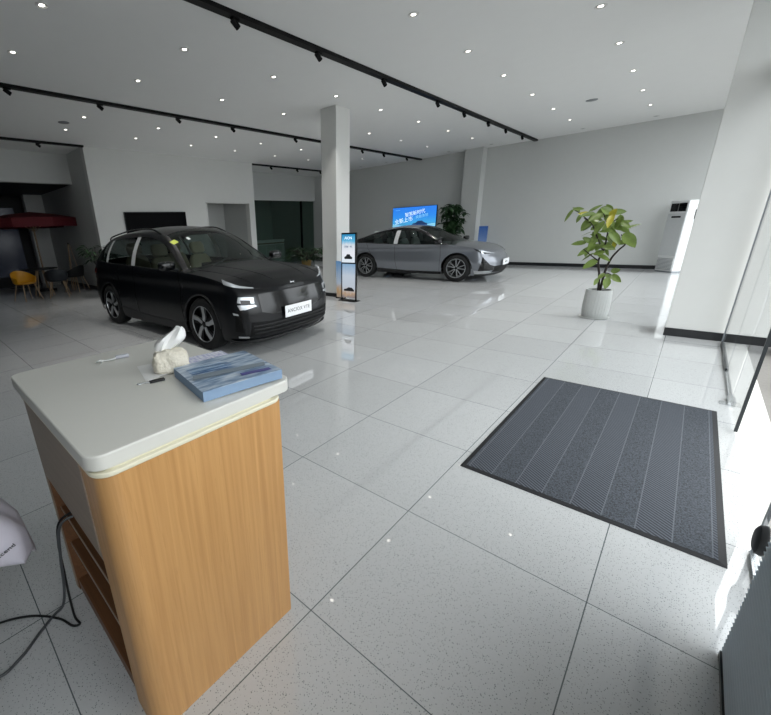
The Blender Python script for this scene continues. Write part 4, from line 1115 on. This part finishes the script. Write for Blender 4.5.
        bm = bmesh.new(); prism(bm, rrect(-.09, .09, -.05, .05, .03), 0, .004, frame_mx(cen+Vector((-.058, 0, 0)), (0, -1, 0), (0, 0, 1))); finish('mirror_glass', bm, m_chrome, o)
    # door seams and handles
    zs = c.sillz(0)+c.sillh+.01
    for xs_ in c.seams:
        c.seam([(xs_[0], zs), (xs_[1], (zs+c.belt(xs_[2]))/2), (xs_[2], c.belt(xs_[2])-.01)], e)
    for xh_ in c.handles:
        zz = c.belt(xh_)-.13; c.patch('door_handle', 'S', [(xh_-.11, zz+.014), (xh_+.11, zz+.011)], [(xh_-.11, zz-.012), (xh_+.11, zz-.014)], c.handlem, e, off=.012, n=6, rows=2)
    for (xa, st_) in ((-c.wb/2, 0), (c.wb/2, 0)):
        for sd in (1, -1): wheel(e, xa, sd*(c.W-.125), c.wr, sd, style, spoke_m, st_)
    return e

def plate(c, e, z, body, size, off=.03, w=.26, h=.075):
    p = c.P('F', 0, z); x = p.x+off
    o = box('number_plate', x, x+.01, -w, w, z-h, z+h, m_plate, e, bevel=.004)
    t = text('plate_letters', body, size, m_ink, o, frame_mx((x+.0105, 0, z), (0, 1, 0), (0, 0, 1)), .0008, spacing=1.15)
    return o

# --- dark compact SUV
suv = Car(wb=2.76, xf=2.24, xr=-2.16, W=.925, Df=.47, Dr=.40, nf=3.1, nr=3.2, wr=.352, ar=.395, lip=.014, sillh=.12, sillclad=m_plastic,
  sillz=[(-2.2, .34), (-1.9, .26), (-1.7, .20), (1.7, .19), (2.24, .18)],
  belt=[(-2.16, 1.02), (-1.9, 1.10), (-1.2, 1.07), (0, 1.035), (.9, 1.01), (1.4, .985), (1.9, .92), (2.15, .85), (2.24, .80)],
  top=[(-2.16, 1.06), (-1.9, 1.16), (.9, 1.09), (1.15, 1.085), (1.5, 1.05), (1.9, .985), (2.12, .91), (2.24, .825)],
  inset=[(.17, .06), (.26, .03), (.38, .012), (.55, .0), (.70, .012), (.80, .03), (.90, .02), (.97, .028), (1.05, .055), (1.12, .075)],
  front=[(.17, -.10), (.24, -.02), (.34, .0), (.5, .0), (.65, -.02), (.78, -.055), (.86, -.11), (1.0, -.2)],
  rear=[(.3, .12), (.5, .0), (.75, .0), (1.1, .10)],
  roofc=[(-2.10, 1.10), (-1.98, 1.26), (-1.86, 1.44), (-1.7, 1.545), (-1.2, 1.60), (-.4, 1.625), (.1, 1.595), (.35, 1.535), (.8, 1.29), (1.18, 1.075)],
  railz=[(-2.08, 1.10), (-1.95, 1.25), (-1.8, 1.38), (-1.5, 1.475), (-.9, 1.53), (-.3, 1.545), (.1, 1.50), (.4, 1.385), (.75, 1.17), (.97, 1.012)],
  raily=[(-2.08, .66), (-1.5, .61), (-.4, .62), (.1, .63), (.5, .69), (.97, .84)],
  gx=(-2.08, -1.72, .22, .97, 1.18), xcowl=.95, xdeck=-2.0, roofm=m_navy, framem=m_navy, mirrorm=m_blackgloss, handlem=m_navy,
  windows=[(-1.78, -1.44), (-1.36, -.50), (-.38, .93)], pillars=[(-1.44, -1.36), (-.50, -.38)], fill=[(-2.08, -1.78)],
  seams=[(.95, .93, .90), (-.36, -.40, -.42), (-1.0, -1.12, -1.30)], handles=[-.18, -1.08], seatz=.5)
E1 = build_car(suv, 'car', (-5.785, 3.50, 0), R(2.6), 'dark navy SUV with white number plate and two-tone wheels at the left', m_navy, m_cglass, m_cglassd, m_seat, [m_film, m_film], m_plastic, 'blade', m_rim)
# lights and front trim
suv.patch('daytime_light', 'F', [(84, .965), (66, .925), (50, .875), (34, .845)], [(80, .905), (64, .872), (50, .850), (34, .835)], m_lens, E1, off=.008)
suv.patch('lamp_surround', 'F', [(62, .765), (50, .765), (36, .75)], [(66, .60), (50, .585), (32, .62)], m_lensd, E1, off=.005)
suv.patch('headlamp', 'F', [(60, .75), (50, .748), (38, .735)], [(62, .685), (50, .675), (38, .665)], m_lens, E1, off=.010)
suv.patch('headlamp_lower', 'F', [(62, .66), (50, .655), (38, .65)], [(58, .60), (50, .60), (35, .63)], m_lens, E1, off=.010)
suv.patch('lamp_core', 'F', [(57, .715), (50, .712), (43, .705)], [(56, .668), (50, .662), (43, .66)], m_blackgloss, E1, off=.014, n=8)
suv.patch('grille_panel', 'F', [(32, .76), (16, .765), (0, .765)], [(30, .55), (16, .50), (0, .50)], m_blackgloss, E1, off=.004)
suv.patch('lower_grille', 'F', [(44, .44), (24, .42), (0, .42)], [(48, .27), (24, .26), (0, .26)], m_black, E1, off=.006)
for zz in (.30, .345, .39): suv.patch('grille_slat', 'F', [(42, zz+.006), (0, zz+.006)], [(42, zz-.006), (0, zz-.006)], m_plastic, E1, off=.02, rows=1)
suv.patch('air_curtain', 'F', [(66, .56), (58, .55)], [(70, .34), (56, .32)], m_black, E1, off=.006, n=5)
suv.patch('front_lip', 'F', [(80, .22), (40, .205), (0, .205)], [(80, .175), (40, .165), (0, .165)], m_plastic, E1, off=.03)
suv.patch('lip_accent', 'F', [(66, .275), (50, .262)], [(66, .255), (50, .245)], m_rim, E1, off=.012, n=6, rows=1)
suv.patch('side_marker', 'F', [(70, .57), (62, .555)], [(69, .545), (61, .535)], m_lens, E1, off=.011, n=5, rows=1)
suv.patch('tail_lamp', 'R', [(88, .98), (60, .96), (0, .95)], [(86, .90), (60, .90), (0, .91)], mat('tail_lamp_red', '4a0c10', .15), E1, off=.006)
plate(suv, E1, .50, 'ANCIOX VTE', .066)
bm = bmesh.new(); px0 = suv.P('F', 0, .80).x
for a, b in (((-.055, -.012), (-.012, .0)), ((-.055, .018), (-.012, .0)), ((.055, -.018), (.012, .0)), ((.055, .012), (.012, .0)), ((-.014, 0), (.014, 0))):
    pa_, pb_ = [Vector((suv.P('F', 0, .845+q[1]*.2).x+.035 - .0, q[0]*.75, .845+q[1]*.7)) for q in (a, b)]; tube(bm, [pa_, pb_], .004, 6)
finish('badge', bm, m_chrome, E1, smooth=True)
for sd in (1, -1):
    bm = bmesh.new(); tube(bm, spline([suv.G(x, 1.04, sd)+Vector((0, 0, h)) for x, h in ((-1.7, .0), (-1.6, .035), (-.9, .045), (-.2, .04), (.12, .0))], 5), .012, 8)
    finish('roof_rail', bm, m_blackgloss, E1, smooth=True)
def onscreen(c, x, v, sd, name, w_, h_, m, e):
    p = c.G(x, v, sd); ux = (c.G(x+.03, v, sd)-c.G(x-.03, v, sd)).normalized(); uv = (c.G(x, v+.05, sd)-c.G(x, v-.05, sd)).normalized()
    n = ux.cross(uv); n = n if n.z > 0 else -n
    bm = bmesh.new(); prism(bm, rrect(-w_, w_, -h_, h_, min(w_, h_)*.2), 0, .002, frame_mx(p+n*.004, uv, n.cross(uv))); return finish(name, bm, m, e)
onscreen(suv, .45, 1.10, -1, 'windscreen_sticker', .045, .05, m_yel, E1)
onscreen(suv, .50, 1.42, -1, 'windscreen_label', .022, .035, m_white, E1)
# bonnet creases
for sd in (1, -1):
    for (a, b, k) in ((.50, .30, .004), (.74, .62, .005)):
        bm = bmesh.new(); tube(bm, [Vector((x, sd*(a+(b-a)*t), suv.topz(x, a+(b-a)*t, suv.W*.95)+.0005)) for t, x in ((i/12, 1.12+1.0*i/12) for i in range(13))], k, 5)
        finish('bonnet_crease', bm, m_navy, E1, smooth=True)

# --- grey fastback sedan
sed = Car(wb=2.69, xf=2.25, xr=-2.36, W=.915, Df=.54, Dr=.50, nf=2.6, nr=2.8, wr=.345, ar=.385, lip=.008, sillh=.07, sillclad=m_blackgloss,
  sillz=[(-2.4, .36), (-2.0, .28), (-1.7, .19), (1.7, .17), (2.33, .19)],
  belt=[(-2.36, .98), (-2.1, 1.01), (-1.5, 1.00), (-.8, .965), (0, .945), (.9, .935), (1.4, .895), (1.9, .82), (2.2, .74), (2.29, .69)],
  top=[(-2.36, 1.00), (-2.1, 1.06), (.9, 1.0), (1.2, .985), (1.6, .945), (2.0, .87), (2.2, .79), (2.29, .70)],
  inset=[(.17, .08), (.28, .05), (.36, .035), (.50, .0), (.64, .015), (.76, .02), (.84, .008), (.92, .04), (1.0, .07)],
  front=[(.17, -.12), (.26, -.03), (.36, .0), (.5, -.01), (.6, -.04), (.70, -.10), (.9, -.2)],
  rear=[(.3, .10), (.5, .0), (.8, .0), (1.0, .04)],
  roofc=[(-2.2, 1.04), (-1.8, 1.16), (-1.3, 1.31), (-.8, 1.41), (-.3, 1.45), (.05, 1.43), (.35, 1.36), (.8, 1.16), (1.25, .965)],
  railz=[(-2.2, 1.0), (-1.75, 1.10), (-1.3, 1.23), (-.8, 1.335), (-.3, 1.375), (.05, 1.35), (.4, 1.23), (.75, 1.05), (1.0, .925)],
  raily=[(-2.2, .66), (-1.5, .60), (-.4, .59), (.1, .61), (.5, .67), (1.0, .83)],
  gx=(-2.15, -1.15, .12, 1.0, 1.25), xcowl=1.0, xdeck=-2.05, roofm=m_silver, framem=m_blackgloss, mirrorm=m_blackgloss, handlem=m_silver,
  windows=[(-1.72, -.46), (-.34, .95)], pillars=[(-.46, -.34)], fill=[(-2.15, -1.72)],
  seams=[(.90, .92, .90), (-.32, -.38, -.40), (-1.0, -1.12, -1.34)], handles=[-.15, -1.12], seatz=.44)
E2 = build_car(sed, 'car', (-5.59, 10.98, 0), R(3.0), 'silver-grey fastback sedan shown side-on by the back wall behind the column', m_silver, m_cglass, m_cglassd, m_seatg, [m_film], m_blackgloss, 'spoke', m_rim)
sed.patch('headlamp', 'F', [(89, .835), (74, .80), (56, .755), (40, .725)], [(84, .79), (72, .735), (56, .70), (40, .70)], m_lensd, E2, off=.006)
sed.patch('daytime_light', 'F', [(76, .80), (62, .768), (42, .735), (24, .71)], [(73, .775), (61, .748), (42, .725), (24, .703)], m_lens, E2, off=.011)
sed.patch('corner_light', 'F', [(70, .76), (62, .735)], [(66, .70), (62, .695)], m_lens, E2, off=.012, n=4)
sed.patch('corner_intake', 'F', [(66, .64), (60, .56), (48, .44), (36, .40)], [(78, .27), (66, .28), (50, .29), (36, .30)], m_blackgloss, E2, off=.006)
sed.patch('bright_blade', 'F', [(86, .30), (72, .29), (56, .29), (44, .27)], [(84, .215), (72, .215), (56, .22), (40, .235)], m_rim, E2, off=.014)
sed.patch('lower_grille', 'F', [(36, .40), (18, .40), (0, .40)], [(38, .25), (18, .24), (0, .24)], m_black, E2, off=.006)
sed.patch('front_lip', 'F', [(84, .205), (40, .215), (0, .215)], [(84, .165), (40, .175), (0, .175)], m_plastic, E2, off=.02)
sed.patch('tail_lamp', 'R', [(88, .92), (60, .92), (0, .92)], [(86, .86), (60, .87), (0, .87)], mat('tail_lamp_dark_red', '4a0c10', .15), E2, off=.006)
plate(sed, E2, .47, 'AION', .07)
for sd in (1, -1): bm = bmesh.new(); tube(bm, [sed.G(x, 1.04, sd)+Vector((0, 0, .012)) for x in [-1.9+.1*i for i in range(24)]], .008, 6); finish('window_moulding', bm, m_rim, E2, smooth=True)
jk = empty('reflection_tray', (-6.15, 10.9, 0), R(3)); tag(jk, 'low black tray in place of the dark reflection under the grey sedan', 'trolley')  # dark tray added where a reflection lies under the car
box('tray', -.22, .22, -.3, .3, .04, .08, m_plastic, jk, bevel=.004)
for a in (-1, 1):
    for b in (-1, 1): 
        bm = bmesh.new(); lathe(bm, [(.001, -.015), (.022, -.015), (.022, .015), (.001, .015)], 14, Matrix.Translation((a*.16, b*.24, .022)) @ Matrix.Rotation(R(90), 4, 'X')); finish('caster', bm, m_black, jk)

# ------------------------------------------------------------------ light
w = bpy.data.worlds.new('world'); sc.world = w; w.use_nodes = True; nt = w.node_tree; bgn = nt.nodes['Background']
tc = nt.nodes.new('ShaderNodeTexCoord'); sp = nt.nodes.new('ShaderNodeSeparateXYZ'); nt.links.new(tc.outputs['Generated'], sp.inputs[0])
cr = nt.nodes.new('ShaderNodeValToRGB'); el = cr.color_ramp.elements
el[0].position = .47; el[0].color = lin('8a8d90'); el[1].position = 1; el[1].color = lin('f5f7f6'); e = el.new(.53); e.color = lin('dce0e2')
nt.links.new(nmath(nt, 'MULTIPLY_ADD', sp.outputs['Z'], .5, .5), cr.inputs[0]); nt.links.new(cr.outputs[0], bgn.inputs['Color'])
bgn.inputs['Strength'].default_value = 4.5
for (a, b) in ((-.6, 6.75), (7.25, YB)):
    ld = bpy.data.lights.new('daylight_opening', 'AREA'); ld.shape = 'RECTANGLE'; ld.size = CZ; ld.size_y = b-a; ld.cycles.is_portal = True
    lo_ = bpy.data.objects.new('daylight_opening', ld); COL.objects.link(lo_); lo_.location = (GX+.06, (a+b)/2, CZ/2); lo_.rotation_euler = (0, R(90), 0)

# lettering becomes real meshes
dg = bpy.context.evaluated_depsgraph_get()
for o in [o for o in sc.objects if o.type == 'FONT']:
    me = bpy.data.meshes.new_from_object(o.evaluated_get(dg)); n = bpy.data.objects.new(o.name, me); COL.objects.link(n)
    n.parent = o.parent; n.matrix_local = o.matrix_local.copy(); nm = o.name; bpy.data.objects.remove(o); n.name = nm
